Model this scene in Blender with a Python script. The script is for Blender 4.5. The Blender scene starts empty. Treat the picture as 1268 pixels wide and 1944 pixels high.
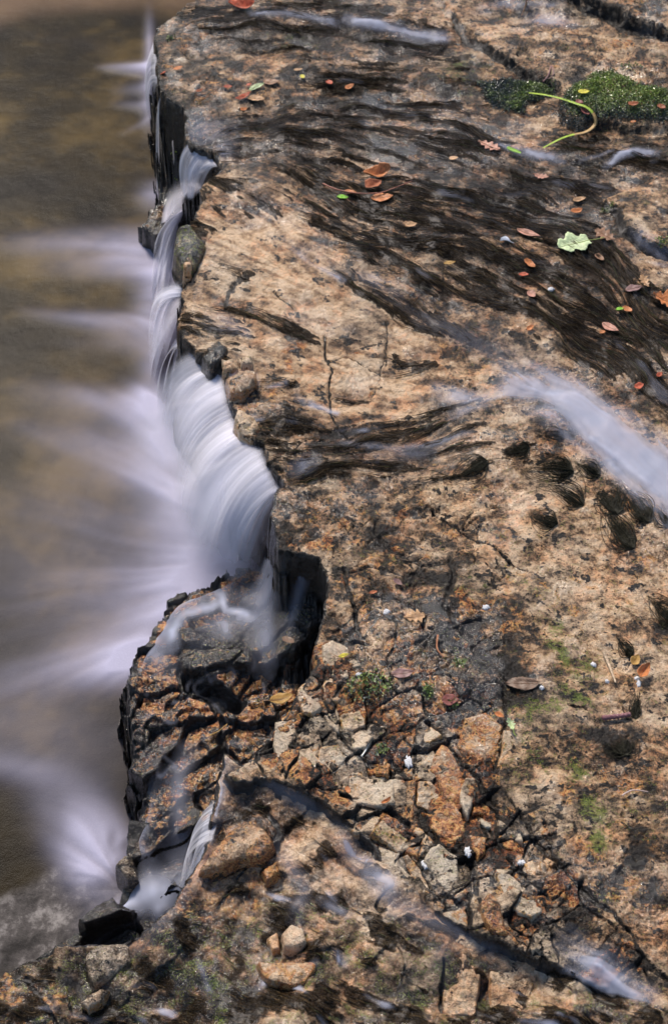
import bpy, math, random
import numpy as np
from mathutils import Vector

random.seed(7)
RNG = np.random.default_rng(7)
R = math.radians
D = bpy.data
COL = bpy.context.scene.collection
sc = bpy.context.scene

# ------------------------------------------------------------------ camera
CAM_H, PITCH, VFOV = 1.9, R(48), R(36)
cam_d = D.cameras.new('camera'); cam = D.objects.new('camera', cam_d); COL.objects.link(cam)
cam.location = (0, 0, CAM_H); cam.rotation_euler = (R(90) - PITCH, 0, 0)
cam_d.sensor_fit = 'VERTICAL'; cam_d.sensor_height = 36; cam_d.lens = 18 / math.tan(VFOV / 2)
cam_d.clip_start = 0.05; cam_d.clip_end = 500
cam_d.dof.use_dof = True; cam_d.dof.focus_distance = 2.45; cam_d.dof.aperture_fstop = 10.0
sc.camera = cam

# ------------------------------------------------------------------ light
SUN_EL, SUN_AZ = R(47), R(-22)          # azimuth measured from +Y towards +X
w = D.worlds.new('World'); sc.world = w; w.use_nodes = True
nt = w.node_tree; bg = nt.nodes['Background']
sky = nt.nodes.new('ShaderNodeTexSky'); sky.sky_type = 'NISHITA'; sky.sun_disc = False
sky.sun_elevation = SUN_EL; sky.sun_rotation = SUN_AZ
nt.links.new(sky.outputs[0], bg.inputs[0]); bg.inputs[1].default_value = 0.10
sd = D.lights.new('sun', 'SUN'); so = D.objects.new('sun', sd); COL.objects.link(so)
sd.energy = 3.4; sd.angle = R(13); sd.color = (1.0, 0.90, 0.79)
sdir = Vector((math.sin(SUN_AZ) * math.cos(SUN_EL), math.cos(SUN_AZ) * math.cos(SUN_EL), math.sin(SUN_EL)))
so.rotation_euler = sdir.to_track_quat('Z', 'Y').to_euler(); so.location = sdir * 5
sc.view_settings.view_transform = 'Standard'; sc.view_settings.look = 'None'
sc.view_settings.exposure = 0.50; sc.view_settings.gamma = 1
sc.cycles.transparent_max_bounces = 24
sc.cycles.max_bounces = 6

# ------------------------------------------------------------------ geometry of the site plan
KPX = 2 * math.tan(VFOV / 2) / 1944.0
CP, SP = math.cos(PITCH), math.sin(PITCH)

def plan(X, Y, z=0.0):
    """site-plan units -> metres on the level z"""
    rx = (np.asarray(X, float) - 634) * KPX; uy = (972 - np.asarray(Y, float)) * KPX
    dy = CP + uy * SP; dz = -SP + uy * CP
    t = (z - CAM_H) / dz
    return rx * t, dy * t

def unplan(x, y, z=0.0):
    dz = z - CAM_H
    f = y * CP - dz * SP; u = y * SP + dz * CP
    return 634 + x / f / KPX, 972 - u / f / KPX

def low(pts, z):
    """outline read on level z -> same place on the site plan (level 0)"""
    out = []
    for X, Y in pts:
        x, y = plan(X, Y, z); a, b = unplan(x, y, 0.0); out.append((float(a), float(b)))
    return out

# ------------------------------------------------------------------ numpy noise
_perm = np.random.default_rng(3).permutation(4096).astype(np.int64)
def _h(ix, iy, seed):
    return _perm[(_perm[(ix + seed * 131) & 4095] + iy) & 4095]
def perlin(x, y, seed=0):
    x = np.asarray(x, np.float64); y = np.asarray(y, np.float64)
    ix = np.floor(x).astype(np.int64); iy = np.floor(y).astype(np.int64)
    fx = (x - ix).astype(np.float32); fy = (y - iy).astype(np.float32)
    def g(a, b, dx, dy):
        t = _h(a, b, seed).astype(np.float32) * (2 * np.pi / 4096)
        return np.cos(t) * dx + np.sin(t) * dy
    u = fx * fx * fx * (fx * (fx * 6 - 15) + 10); v = fy * fy * fy * (fy * (fy * 6 - 15) + 10)
    a = g(ix, iy, fx, fy); b = g(ix + 1, iy, fx - 1, fy); c = g(ix, iy + 1, fx, fy - 1); d = g(ix + 1, iy + 1, fx - 1, fy - 1)
    return (a + (b - a) * u) * (1 - v) + (c + (d - c) * u) * v
def fbm(x, y, o=4, seed=0, gain=0.5):
    s = 0; a = 1
    for k in range(o):
        s = s + a * perlin(x * 2 ** k, y * 2 ** k, seed + k); a *= gain
    return s
def worley(x, y, seed=0, jit=0.9):
    ix = np.floor(x).astype(np.int64); iy = np.floor(y).astype(np.int64)
    f1 = np.full(x.shape, 9.0, np.float32); f2 = f1.copy(); cid = np.zeros(x.shape, np.int64)
    vx = np.zeros(x.shape, np.float32); vy = vx.copy()
    for a in (-1, 0, 1):
        for b in (-1, 0, 1):
            h = _h(ix + a, iy + b, seed); h2 = _h(ix + a, iy + b, seed + 17)
            px = ix + a + 0.5 + (h / 4096 - 0.5) * jit; py = iy + b + 0.5 + (h2 / 4096 - 0.5) * jit
            dx = (x - px).astype(np.float32); dy = (y - py).astype(np.float32)
            d = np.sqrt(dx * dx + dy * dy)
            n = d < f1
            f2 = np.where(n, f1, np.minimum(f2, d)); f1 = np.where(n, d, f1)
            cid = np.where(n, h, cid); vx = np.where(n, dx, vx); vy = np.where(n, dy, vy)
    return f1, f2, cid / 4096.0, vx, vy
def sstep(a, b, x):
    t = np.clip((x - a) / (b - a), 0, 1); return t * t * (3 - 2 * t)
def blur(a, r):
    if r < 1: return a
    for _ in range(2):
        for ax in (0, 1):
            p = np.pad(a, [(r + 1, r) if i == ax else (0, 0) for i in (0, 1)], mode='edge')
            c = np.cumsum(p, axis=ax, dtype=np.float64)
            n = a.shape[ax]
            hi = np.take(c, np.arange(2 * r + 1, 2 * r + 1 + n), axis=ax); lo = np.take(c, np.arange(0, n), axis=ax)
            a = ((hi - lo) / (2 * r + 1)).astype(np.float32)
    return a

# ------------------------------------------------------------------ site-plan canvas (2 units per cell)
ST = 2.0
X0, Y0, X1, Y1 = -300, -260, 1568, 2200
cx = np.arange(X0, X1 + 1, ST); cy = np.arange(Y0, Y1 + 1, ST)
NX, NY = len(cx), len(cy)
CX, CY = np.meshgrid(cx, cy)
CX = CX.astype(np.float32); CY = CY.astype(np.float32)
WX, WY = plan(CX, CY)
wrpx = 7 * perlin(WX * 25, WY * 25, 11) + 4 * perlin(WX * 90, WY * 90, 12)
wrpy = 7 * perlin(WX * 25, WY * 25, 21) + 4 * perlin(WX * 90, WY * 90, 22)
DX = CX + wrpx; DY = CY + wrpy         # ragged coordinates

def seg_d(px, py, pts, closed):
    n = len(pts); best = np.full(px.shape, 1e9, np.float32); inside = np.zeros(px.shape, bool)
    for i in range(n if closed else n - 1):
        ax, ay = pts[i]; bx, by = pts[(i + 1) % n]
        ex, ey = bx - ax, by - ay; L = ex * ex + ey * ey + 1e-9
        t = np.clip(((px - ax) * ex + (py - ay) * ey) / L, 0, 1)
        d = (px - ax - t * ex) ** 2 + (py - ay - t * ey) ** 2
        best = np.minimum(best, d)
        if closed:
            c = (ay > py) != (by > py)
            if by != ay: inside ^= c & (px < (bx - ax) * (py - ay) / (by - ay) + ax)
    d = np.sqrt(best)
    return np.where(inside, d, -d) if closed else d
def win(pts, pad):
    xs = [p[0] for p in pts]; ys = [p[1] for p in pts]
    i0 = max(0, int((min(xs) - pad - X0) / ST)); i1 = min(NX, int((max(xs) + pad - X0) / ST) + 2)
    j0 = max(0, int((min(ys) - pad - Y0) / ST)); j1 = min(NY, int((max(ys) + pad - Y0) / ST) + 2)
    return slice(j0, max(j0, j1)), slice(i0, max(i0, i1))
def poly_sd(pts, pad=60, rag=1.0):
    out = np.full((NY, NX), -float(pad), np.float32); s = win(pts, pad)
    out[s] = np.maximum(seg_d(CX[s] + wrpx[s] * rag, CY[s] + wrpy[s] * rag, pts, True), -pad)
    return out
def area(m, pts, val, soft=20, rag=1.5, mode='max'):
    """lay a soft-edged patch into map m"""
    s = win(pts, soft * 2 + 10)
    if CX[s].size == 0: return
    d = seg_d(CX[s] + wrpx[s] * rag, CY[s] + wrpy[s] * rag, pts, True)
    k = sstep(-soft, soft, d)
    if mode == 'max': m[s] = np.maximum(m[s], k * val)
    elif mode == 'mix': m[s] = m[s] * (1 - k) + val * k
    else: m[s] = m[s] + val * k
def line(m, pts, width, val, rag=0.8, mode='max', taper=False, soft=0.6):
    s = win(pts, width * 3 + 6)
    if CX[s].size == 0: return
    d = seg_d(CX[s] + wrpx[s] * rag, CY[s] + wrpy[s] * rag, pts, False)
    k = 1 - sstep(width * (1 - soft) * 0.5, width * 0.5 * (1 + soft), d)
    if mode == 'max': m[s] = np.maximum(m[s], k * val)
    elif mode == 'min': m[s] = np.minimum(m[s], 1 - k * (1 - val))
    else: m[s] = m[s] + val * k
def blob(m, x, y, rx, ry, ang, val, mode='add', rag=1.0):
    r = max(rx, ry) * 2.4; s = win([(x, y)], r)
    if CX[s].size == 0: return
    dx = CX[s] + wrpx[s] * rag - x; dy = CY[s] + wrpy[s] * rag - y; c, n = math.cos(R(ang)), math.sin(R(ang))
    u = (dx * c + dy * n) / rx; v = (-dx * n + dy * c) / ry
    k = np.exp(-(u * u + v * v) * 1.2)
    if mode == 'add': m[s] += val * k
    else: m[s] = np.maximum(m[s], val * k)
def Z(sx, sy, k, pts): return [(sx + a / k, sy + b / k) for a, b in pts]
def z1(p): return Z(480, 1200, 3.9625, p)
def z2(p): return Z(780, 1200, 3.9625, p)
def z3(p): return Z(640, 1480, 3.9625, p)
def z4(p): return Z(900, 1480, 3.4457, p)
def zL(p): return Z(1, 1440, 3.857, p)
def zM(p): return Z(300, 1440, 3.17, p)
def zE(p): return Z(380, 600, 3.17, p)
def zS(p): return Z(300, 330, 3.9625, p)
def zT(p): return Z(900, 850, 3.4457, p)

# ------------------------------------------------------------------ flow field (which way the water runs)
FLOW = [
 [(1568, 1180), (1268, 950), (1100, 790), (950, 680), (800, 600), (650, 520), (540, 440), (440, 380), (380, 350)],
 [(1568, 900), (1268, 700), (1180, 560), (1080, 480), (960, 430), (850, 400), (720, 375), (620, 340), (520, 300), (430, 300), (390, 300)],
 [(1568, 640), (1268, 540), (1150, 440), (1000, 380), (880, 350), (760, 330), (660, 300), (560, 280), (440, 275)],
 [(1268, 340), (1000, 290), (880, 250), (760, 225), (640, 215), (540, 225), (450, 245), (360, 280)],
 [(1268, 640), (1200, 620), (1100, 560), (1000, 520), (900, 470), (780, 450), (680, 430), (620, 400), (570, 350)],
 [(1268, 820), (1160, 720), (1060, 640), (960, 590), (860, 540), (740, 490), (640, 450)],
 [(900, 170), (750, 170), (600, 160), (450, 170), (310, 180)],
 [(1568, 120), (1268, 70), (1000, 45), (850, 60), (700, 50), (500, 30), (330, 40)],
 [(1000, 760), (900, 780), (800, 815), (700, 835), (600, 850), (500, 855)],
 [(900, 840), (760, 870), (640, 880), (540, 900)],
 [(900, 700), (700, 690), (560, 650), (480, 615), (350, 590)],
 [(1000, 880), (900, 905), (800, 925), (650, 930)],
 [(1568, 2040), (1268, 1890), (1000, 1760), (850, 1720), (740, 1660), (650, 1570), (540, 1500), (440, 1500), (400, 1560)],
 [(1268, 1960), (1000, 1850), (800, 1780), (650, 1700), (560, 1600), (450, 1560), (390, 1620)],
 [(900, 2000), (700, 1930), (500, 1850), (380, 1760), (300, 1720), (200, 1730)],
]
GS = 16
gx = np.arange(X0, X1 + GS, GS); gy = np.arange(Y0, Y1 + GS, GS); GX, GY = np.meshgrid(gx, gy)
fu = np.zeros(GX.shape); fv = np.zeros(GX.shape)
for pl in FLOW:
    for (ax, ay), (bx, by) in zip(pl[:-1], pl[1:]):
        ex, ey = bx - ax, by - ay; L = ex * ex + ey * ey
        t = np.clip(((GX - ax) * ex + (GY - ay) * ey) / L, 0, 1)
        d2 = (GX - ax - t * ex) ** 2 + (GY - ay - t * ey) ** 2
        wgt = 1 / (d2 + 250) ** 1.6
        l = math.sqrt(L); fu += wgt * ex / l; fv += wgt * ey / l
l = np.sqrt(fu ** 2 + fv ** 2) + 1e-12; fu /= l; fv /= l
def bil(a, x, y, x0, y0, st):
    fx = np.clip((x - x0) / st, 0, a.shape[1] - 1.001); fy = np.clip((y - y0) / st, 0, a.shape[0] - 1.001)
    ix = fx.astype(np.int32); iy = fy.astype(np.int32); fx = fx - ix; fy = fy - iy
    return (a[iy, ix] * (1 - fx) + a[iy, ix + 1] * fx) * (1 - fy) + (a[iy + 1, ix] * (1 - fx) + a[iy + 1, ix + 1] * fx) * fy
FU = bil(fu, CX, CY, X0, Y0, GS).astype(np.float32); FV = bil(fv, CX, CY, X0, Y0, GS).astype(np.float32)
wob = 0.5 * perlin(WX * 14, WY * 14, 31)
FU, FV = FU * np.cos(wob) - FV * np.sin(wob), FU * np.sin(wob) + FV * np.cos(wob)
def lic(src, U, V, n, step, x0=X0, y0=Y0, st=ST, xs=None, ys=None):
    xs = CX if xs is None else xs; ys = CY if ys is None else ys
    acc = src.copy(); cnt = 1
    for sgn in (1, -1):
        px = xs.copy(); py = ys.copy()
        for k in range(n):
            iu = np.clip(((px - x0) / st).astype(np.int32), 0, src.shape[1] - 1); iv = np.clip(((py - y0) / st).astype(np.int32), 0, src.shape[0] - 1)
            px = px + sgn * step * U[iv, iu]; py = py + sgn * step * V[iv, iu]
            iu = np.clip(((px - x0) / st).astype(np.int32), 0, src.shape[1] - 1); iv = np.clip(((py - y0) / st).astype(np.int32), 0, src.shape[0] - 1)
            acc += src[iv, iu]; cnt += 1
    acc /= cnt; return ((acc - acc.mean()) / (acc.std() + 1e-9)).astype(np.float32)
wn = blur(RNG.standard_normal((NY, NX)).astype(np.float32), 1)
LICF = lic(wn, FU, FV, 14, 3.0)          # fine streaks
wn2 = blur(RNG.standard_normal((NY, NX)).astype(np.float32), 3)
LICC = lic(wn2, FU, FV, 16, 4.0)         # broad streaks

# ------------------------------------------------------------------ rock levels
POOL_Z = -0.28
LIP = [(400, -60), (370, 0), (330, 25), (300, 45), (290, 70), (300, 90), (298, 120), (304, 140), (305, 175), (318, 186), (345, 205), (358, 225), (352, 262), (375, 280),
       (405, 290), (420, 315), (395, 345), (378, 365), (386, 385), (372, 410), (352, 440), (345, 480), (352, 510), (350, 540), (345, 575), (340, 600), (338, 625), (352, 650),
       (375, 675), (408, 695), (428, 708), (432, 740), (446, 770), (452, 790), (452, 825), (475, 840), (502, 850), (508, 880), (522, 900), (535, 925), (518, 945), (514, 985),
       (518, 1020), (530, 1050), (570, 1055), (608, 1065), (622, 1110), (615, 1160), (603, 1200), (595, 1225), (598, 1260), (580, 1310), (555, 1350), (515, 1385), (490, 1420),
       (462, 1450), (425, 1465)]
SHELF = [(1668, -360), (440, -360)] + LIP + [(440, 1476), (520, 1480), (600, 1515), (640, 1540), (700, 1590), (740, 1650), (800, 1710), (860, 1750), (900, 1775), (960, 1800),
       (1040, 1830), (1110, 1865), (1220, 1905), (1320, 1950), (1700, 2100)]
d_shelf = poly_sd(SHELF, 120, 0.8)
CHAN = [(425, 1465), (700, 1560), (1000, 1760), (1700, 2060), (1700, 2400), (-400, 2400), (-400, 2050), (-60, 1880), (0, 1834), (60, 1812), (130, 1795), (190, 1780), (260, 1775), (320, 1745), (350, 1700), (390, 1640),
        (405, 1580), (418, 1510)]
d_chan = poly_sd(low(CHAN, -0.06), 120, 1.2)
TIER = [(640, 1040), (560, 1050), (500, 1080), (430, 1095), (385, 1118), (335, 1130), (300, 1180), (262, 1240), (240, 1300), (245, 1345), (250, 1400), (258, 1440), (250, 1470), (280, 1490), (262, 1540),
        (300, 1600), (400, 1560), (450, 1480), (560, 1420), (680, 1250)]
d_tier = poly_sd(low(TIER, -0.19), 120, 1.4)
BLK = [(640, 1040), (540, 1060), (500, 1085), (420, 1150), (345, 1180), (336, 1235), (350, 1250), (420, 1252), (480, 1252), (560, 1240), (660, 1180)]
d_blk = poly_sd(low(BLK, -0.14), 120, 0.7)
CASC = [(250, 1560), (300, 1530), (430, 1500), (420, 1600), (380, 1700), (330, 1760), (200, 1790), (60, 1815), (160, 1750), (215, 1700), (240, 1640)]
d_casc = poly_sd(low(CASC, -0.20), 120, 1.0)
NOOK = [(300, 190), (330, 180), (400, 250), (400, 380), (350, 420), (290, 440), (262, 410), (300, 380), (308, 300)]
d_nook = poly_sd(low(NOOK, -0.21), 120, 1.2)

big = fbm(WX * 2.3, WY * 2.3, 4, 40)
med = fbm(WX * 14, WY * 14, 4, 50)
fin = fbm(WX * 70, WY * 70, 3, 60)
# blocky break-up of the bedrock: cells stretched along the bedding
aa = R(-38); RX = WX * math.cos(aa) - WY * math.sin(aa); RY = WX * math.sin(aa) + WY * math.cos(aa)
w1x = RX * 11 + 0.35 * perlin(WX * 20, WY * 20, 71); w1y = RY * 20 + 0.35 * perlin(WX * 20, WY * 20, 72)
f1, f2, cid1, vx1, vy1 = worley(w1x, w1y, 5); edge1 = f2 - f1
g1, g2, cid2, vx2, vy2 = worley(RX * 32 + 0.3 * perlin(WX * 50, WY * 50, 73), RY * 50 + 0.3 * perlin(WX * 50, WY * 50, 74), 9); edge2 = g2 - g1
frac = np.zeros((NY, NX), np.float32)
area(frac, [(600, 1215), (700, 1280), (800, 1270), (900, 1310), (960, 1360), (940, 1440), (950, 1500), (1010, 1560), (1080, 1640), (1150, 1760), (1250, 1860), (1200, 1900), (1040, 1830), (860, 1745), (700, 1590), (600, 1510), (480, 1440), (520, 1380), (590, 1300)], 1.0, 22)
area(frac, [(560, 930), (760, 950), (900, 1050), (960, 1250), (900, 1330), (700, 1300), (610, 1210), (620, 1080), (530, 1040), (520, 960)], 0.38, 30)
area(frac, [(300, 40), (420, 60), (420, 200), (330, 190)], 0.5, 20)
area(frac, [(430, 690), (520, 700), (560, 800), (540, 930), (450, 820)], 0.5, 16)
area(frac, [(960, 30), (1300, 80), (1568, 150), (1568, -100), (1000, -100)], 0.5, 20)
area(frac, [(0, 1800), (560, 1700), (900, 1790), (1200, 1944), (1300, 2100), (0, 2100)], 0.30, 40)
tilt1 = (np.sin(cid1 * 97) * vx1 + np.cos(cid1 * 57) * vy1)
block = (cid1 - 0.5) * 0.007 + tilt1 * 0.013 - 0.004 * (1 - sstep(0.0, 0.05, edge1))
block2 = (cid2 - 0.5) * 0.004 + (np.sin(cid2 * 97) * vx2) * 0.004 - 0.002 * (1 - sstep(0.0, 0.06, edge2))
def terrace(n, k):
    a = n * k; f = np.floor(a); t = a - f
    return (f + sstep(0.0, 0.16, t)) / k
lay = terrace(fbm(WX * 5 + 3, WY * 7, 5, 80), 7)
shelf_h = 0.018 * big + 0.0035 * med + 0.0012 * fin + 0.016 * lay * (0.4 + 0.6 * np.clip(frac + 0.3, 0, 1)) + frac * (block * .62 + block2 * .7)
# raised beds at the far right
up = poly_sd([(880, 60), (905, 92), (960, 122), (1025, 156), (1060, 170), (1060, 215), (1075, 240), (1268, 252), (1568, 290), (1568, -400), (700, -400), (820, 0)], 60, 1.0)
shelf_h += 0.016 * sstep(-3, 5, up)
up2 = poly_sd([(980, -10), (1060, 8), (1100, 22), (1180, 58), (1268, 88), (1568, 200), (1568, -400), (900, -400)], 60, 1.0)
shelf_h += 0.026 * sstep(-3, 5, up2)
up3 = poly_sd([(1140, 395), (1172, 415), (1180, 450), (1230, 480), (1300, 500), (1568, 560), (1568, 380), (1250, 340)], 60, 0.6)
shelf_h += 0.018 * sstep(-4, 4, up3)
chan_h = -0.022 + 0.040 * fbm(WX * 6, WY * 6, 4, 90) + 0.008 * med + 0.0022 * fin + 0.012 * lay + 0.30 * block
chan_h += 0.016 * sstep(880, 1020, CX)
chan_h -= 0.055 * sstep(560, 120, CX) * sstep(1500, 1700, CY)
tier_h = -0.185 + 0.012 * big + 0.006 * med + 0.002 * fin + 0.016 * (cid1 - 0.5) + 0.012 * tilt1 - 0.008 * (1 - sstep(0, .1, edge1)) + 0.012 * (cid2 - .5)
pit = poly_sd(low([(345, 1262), (372, 1290), (400, 1300), (470, 1345), (455, 1365), (400, 1350), (352, 1320)], -0.19), 40, 1.0)
tier_h -= 0.028 * sstep(-6, 8, pit)
blk_h = -0.160 + 0.055 * sstep(470, 570, CX) + 0.010 * tilt1 - 0.006 * (1 - sstep(0, .1, edge1)) + 0.006 * med + 0.0015 * fin + 0.02 * (cid1 - 0.5)
casc_h = -0.205 + 0.012 * med + 0.05 * (cid1 - 0.5) + 0.02 * tilt1 - 0.02 * (1 - sstep(0, 0.12, edge1))
nook_h = -0.22 + 0.03 * fbm(WX * 16, WY * 16, 3, 95) + 0.02 * (cid1 - .5)
bed_h = -0.40 + 0.05 * fbm(WX * 4, WY * 4, 3, 99)
def drop(d, k=0.012, sh=0.0):       # how fast a bed falls away beyond its rim; ragged little ledges in the face
    dd = np.maximum(-(d + sh), 0); dd = dd + np.clip(dd * .5, 0, 6) * (perlin(WX * 150, WY * 150, 61) + perlin(WX * 70, WY * 70, 62))
    rim = np.maximum(3 - (d + sh), 0) * 0.0007
    return dd * k * (0.9 + 0.5 * np.sin(dd * 0.55 + 6 * cid1)) + np.minimum(rim, 0.004)
blocky = (cid2 - 0.5) * 8 + (cid1 - 0.5) * 6
H = bed_h
for hh, dd, k in ((nook_h, d_nook, 0.02), (casc_h, d_casc, 0.02), (tier_h, d_tier, 0.008), (blk_h, d_blk, 0.004), (chan_h, d_chan, 0.012), (shelf_h, d_shelf, 0.02)):
    H = np.maximum(H, hh - drop(dd + blocky * (0.35 if hh is not shelf_h else 0.5), k))
H = H.astype(np.float32)
on_shelf = sstep(-2, 3, d_shelf + blocky * 0.5)
on_chan = sstep(-2, 4, d_chan) * (1 - on_shelf)
low_rock = (1 - on_shelf) * (1 - on_chan)

# ------------------------------------------------------------------ cracks drawn one by one
CR = np.zeros((NY, NX), np.float32)
CRACKS = [
 ([(612, 640), (622, 680), (630, 700), (626, 740), (628, 790), (640, 805), (660, 830)], 4, 1),
 ([(622, 680), (660, 672), (700, 690), (722, 705), (738, 640)], 3, .8), ([(722, 705), (708, 740), (690, 750)], 3, .5),
 ([(840, 505), (842, 560)], 3, .9), ([(735, 610), (733, 690)], 2.5, .7),
 ([(370, 532), (415, 535)], 3, .8), ([(430, 590), (432, 560), (445, 545), (470, 535)], 10, .8), ([(520, 560), (560, 590)], 3, .8),
 ([(820, 965), (855, 990), (900, 1020), (950, 1050), (1000, 1085)], 3.5, .9), ([(880, 1000), (930, 965), (960, 950)], 3, .6),
 ([(855, 1050), (862, 1090), (850, 1120), (845, 1150), (870, 1190), (895, 1210), (905, 1240)], 11, 1), ([(770, 1055), (800, 1070), (855, 1060)], 7, .9),
 ([(655, 1085), (658, 1110), (670, 1150), (678, 1190), (690, 1215)], 7, 1), ([(640, 1100), (700, 1075), (760, 1085)], 5, .7),
 ([(745, 1130), (790, 1155), (805, 1170), (800, 1200)], 6, .9), ([(715, 985), (712, 1010), (740, 1040), (790, 1060)], 8, .8),
 ([(750, 1180), (752, 1230), (735, 1260), (745, 1320)], 5, .8), ([(620, 1210), (660, 1225), (700, 1222)], 8, .9),
 ([(690, 1280), (720, 1290), (738, 1310)], 5, .7), ([(565, 1310), (600, 1350), (640, 1385), (662, 1420), (700, 1450), (712, 1500), (720, 1520)], 7, 1),
 ([(620, 1280), (612, 1330), (625, 1360)], 5, .8), ([(693, 1310), (698, 1350), (694, 1380)], 5, .8),
 ([(812, 1375), (850, 1410), (880, 1450), (905, 1480), (930, 1510), (945, 1530)], 8, 1), ([(742, 1440), (765, 1470), (790, 1500), (800, 1540), (820, 1590), (850, 1612), (880, 1625)], 13, 1),
 ([(648, 1512), (690, 1528), (730, 1532), (780, 1560)], 9, 1), ([(770, 1610), (790, 1640), (815, 1680), (850, 1720)], 7, 1), ([(870, 1600), (900, 1640), (905, 1700), (925, 1750), (950, 1780)], 9, 1),
 ([(780, 1495), (790, 1420), (770, 1400)], 5, .8), ([(955, 1300), (960, 1380), (950, 1430), (935, 1460)], 7, .9),
 ([(1000, 1570), (1030, 1610), (1070, 1660), (1110, 1700), (1160, 1740), (1200, 1780), (1205, 1810)], 9, 1), ([(925, 1560), (950, 1620), (990, 1660), (1035, 1710)], 5, .9),
 ([(1205, 1810), (1250, 1850), (1300, 1880)], 10, 1), ([(960, 1500), (990, 1550), (1010, 1580)], 4, .8), ([(905, 1510), (915, 1560), (930, 1600)], 6, .9),
 ([(1040, 1750), (1050, 1800), (1060, 1830)], 3, .8), ([(1120, 1790), (1180, 1840)], 4, .7),
 ([(1170, 1205), (1190, 1230), (1195, 1245)], 5, .7), ([(1195, 1300), (1215, 1330), (1208, 1360)], 8, .5), ([(1080, 1340), (1110, 1345)], 3, .9), ([(1030, 1190), (1050, 1170), (1090, 1160)], 2, .4),
 ([(860, 40), (880, 75), (920, 100), (960, 122), (1010, 150), (1055, 172)], 9, 1), ([(980, 118), (988, 108), (998, 106)], 3, .9),
 ([(1000, 0), (1080, 22), (1160, 55), (1268, 92)], 12, 1), ([(1120, 60), (1124, 100), (1130, 140)], 2.5, .6), ([(1160, 130), (1180, 120), (1240, 80)], 2.5, .5),
 ([(1140, 395), (1172, 418), (1182, 452), (1230, 482), (1290, 500)], 11, 1), ([(1180, 415), (1160, 440)], 4, .7), ([(1080, 400), (1200, 330), (1230, 310)], 3, .4),
 ([(940, 270), (990, 300), (1060, 310), (1150, 315), (1240, 300)], 10, .7),
 ([(350, 500), (380, 470), (400, 450), (404, 440)], 3, .6), ([(395, 380), (430, 390), (480, 400), (540, 410)], 2.5, .5),
 ([(440, 765), (540, 760), (600, 770), (640, 790)], 5, .7), ([(500, 800), (560, 800), (640, 815)], 4, .6), ([(520, 800), (525, 840)], 3, .6), ([(560, 780), (565, 830)], 3, .5),
 ([(540, 930), (600, 945), (640, 970)], 5, .6), ([(1030, 250), (1100, 262), (1268, 262)], 8, .6),
 ([(480, 1430), (500, 1470), (530, 1500)], 5, .7), ([(530, 1390), (530, 1440), (545, 1480)], 4, .7), ([(575, 1370), (560, 1420), (600, 1460)], 4, .7), ([(610, 1400), (600, 1440), (650, 1490)], 4, .7),
]
for p, wd, v in CRACKS: line(CR, p, max(3, wd * .9), v, rag=0.9)
for p, wd, v in [([(380, 1750), (410, 1740), (470, 1660), (530, 1600)], 8, .6), ([(840, 1860), (835, 1900), (830, 1944)], 5, .8), ([(930, 1880), (900, 1920), (905, 1944)], 6, .8), ([(50, 1850), (80, 1900), (110, 1944)], 9, 1),
                 ([(165, 1830), (175, 1870), (160, 1910), (190, 1944)], 6, .9), ([(500, 1560), (535, 1600), (525, 1630), (500, 1650)], 12, .9)]: line(CR, low(p, -.06), wd, v, rag=1.0)
crd = Zs0 = np.zeros((NY, NX), np.float32) + .25
area(crd, [(540, 930), (900, 930), (1000, 1150), (1000, 1380), (700, 1330), (600, 1220), (520, 1000)], 1.0, 40); area(crd, [(600, 1215), (900, 1300), (1100, 1640), (1250, 1880), (900, 1790), (480, 1440)], .8, 30)
area(crd, [(980, 1380), (1268, 1380), (1400, 1900), (1100, 1750)], .7, 50); area(crd, [(880, -100), (1568, -100), (1568, 300), (1000, 150)], .8, 30); area(crd, [(280, 30), (700, 20), (900, 200), (500, 230), (300, 180)], .6, 30); area(crd, [(400, 690), (560, 700), (640, 900), (500, 960)], .7, 20)
wa = .9 * perlin(WX * 9, WY * 9, 401); wb = .9 * perlin(WX * 9, WY * 9, 402)
ra = np.abs(perlin(RX * 9 + wa, RY * 34 + wb, 403)); rb_ = np.abs(perlin(RX * 26 + wb, RY * 11 + wa, 404)); rc_ = np.abs(perlin(WX * 45 + wa, WY * 60 + wb, 405))
ga = sstep(-.1, .25, perlin(WX * 12, WY * 12, 406)); gb_ = sstep(-.05, .3, perlin(WX * 14, WY * 14, 407)); gc_ = sstep(.0, .35, perlin(WX * 11, WY * 11, 408))
HC = np.maximum.reduce([(1 - sstep(.008, .045, ra)) * ga, (1 - sstep(.008, .040, rb_)) * gb_ * .9, (1 - sstep(.01, .06, rc_)) * gc_ * .7]) * sstep(.1, 1.0, crd)
HC = HC.astype(np.float32)
# overlapping thin flakes: every layer ends in a small ragged scarp
fl = fbm(RX * 8 + wa * .4, RY * 15 + wb * .4, 3, 411, .5); FLK = terrace(fl, 8); nof = 1 - .8 * np.clip(frac * 1.5, 0, 1)
H += ((FLK - fl * .8) * .020 * crd * nof + FLK * .008 * crd * nof).astype(np.float32) * np.where(d_shelf > 0, 1, .7)
scarp = sstep(.0, .012, blur(H, 2) - H) * crd
auto = (1 - sstep(0.012, 0.065, edge1)) * np.clip(frac * 1.3, 0, 1) + 0.6 * (1 - sstep(0.01, 0.06, edge2)) * sstep(0.3, 0.9, frac) * sstep(-.1, .2, perlin(WX * 12, WY * 12, 461))
H -= 0.0035 * HC + .0035 * auto * (d_shelf > 0); H -= 0.009 * CR * (0.6 + 0.5 * fbm(WX * 60, WY * 60, 2, 44))

# ------------------------------------------------------------------ maps that say what covers the rock where
Zs = lambda: np.zeros((NY, NX), np.float32)
tone = Zs() + 0.57; grey = Zs(); rust = Zs(); moss = Zs(); alg = Zs(); dark = Zs(); film = Zs()
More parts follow.
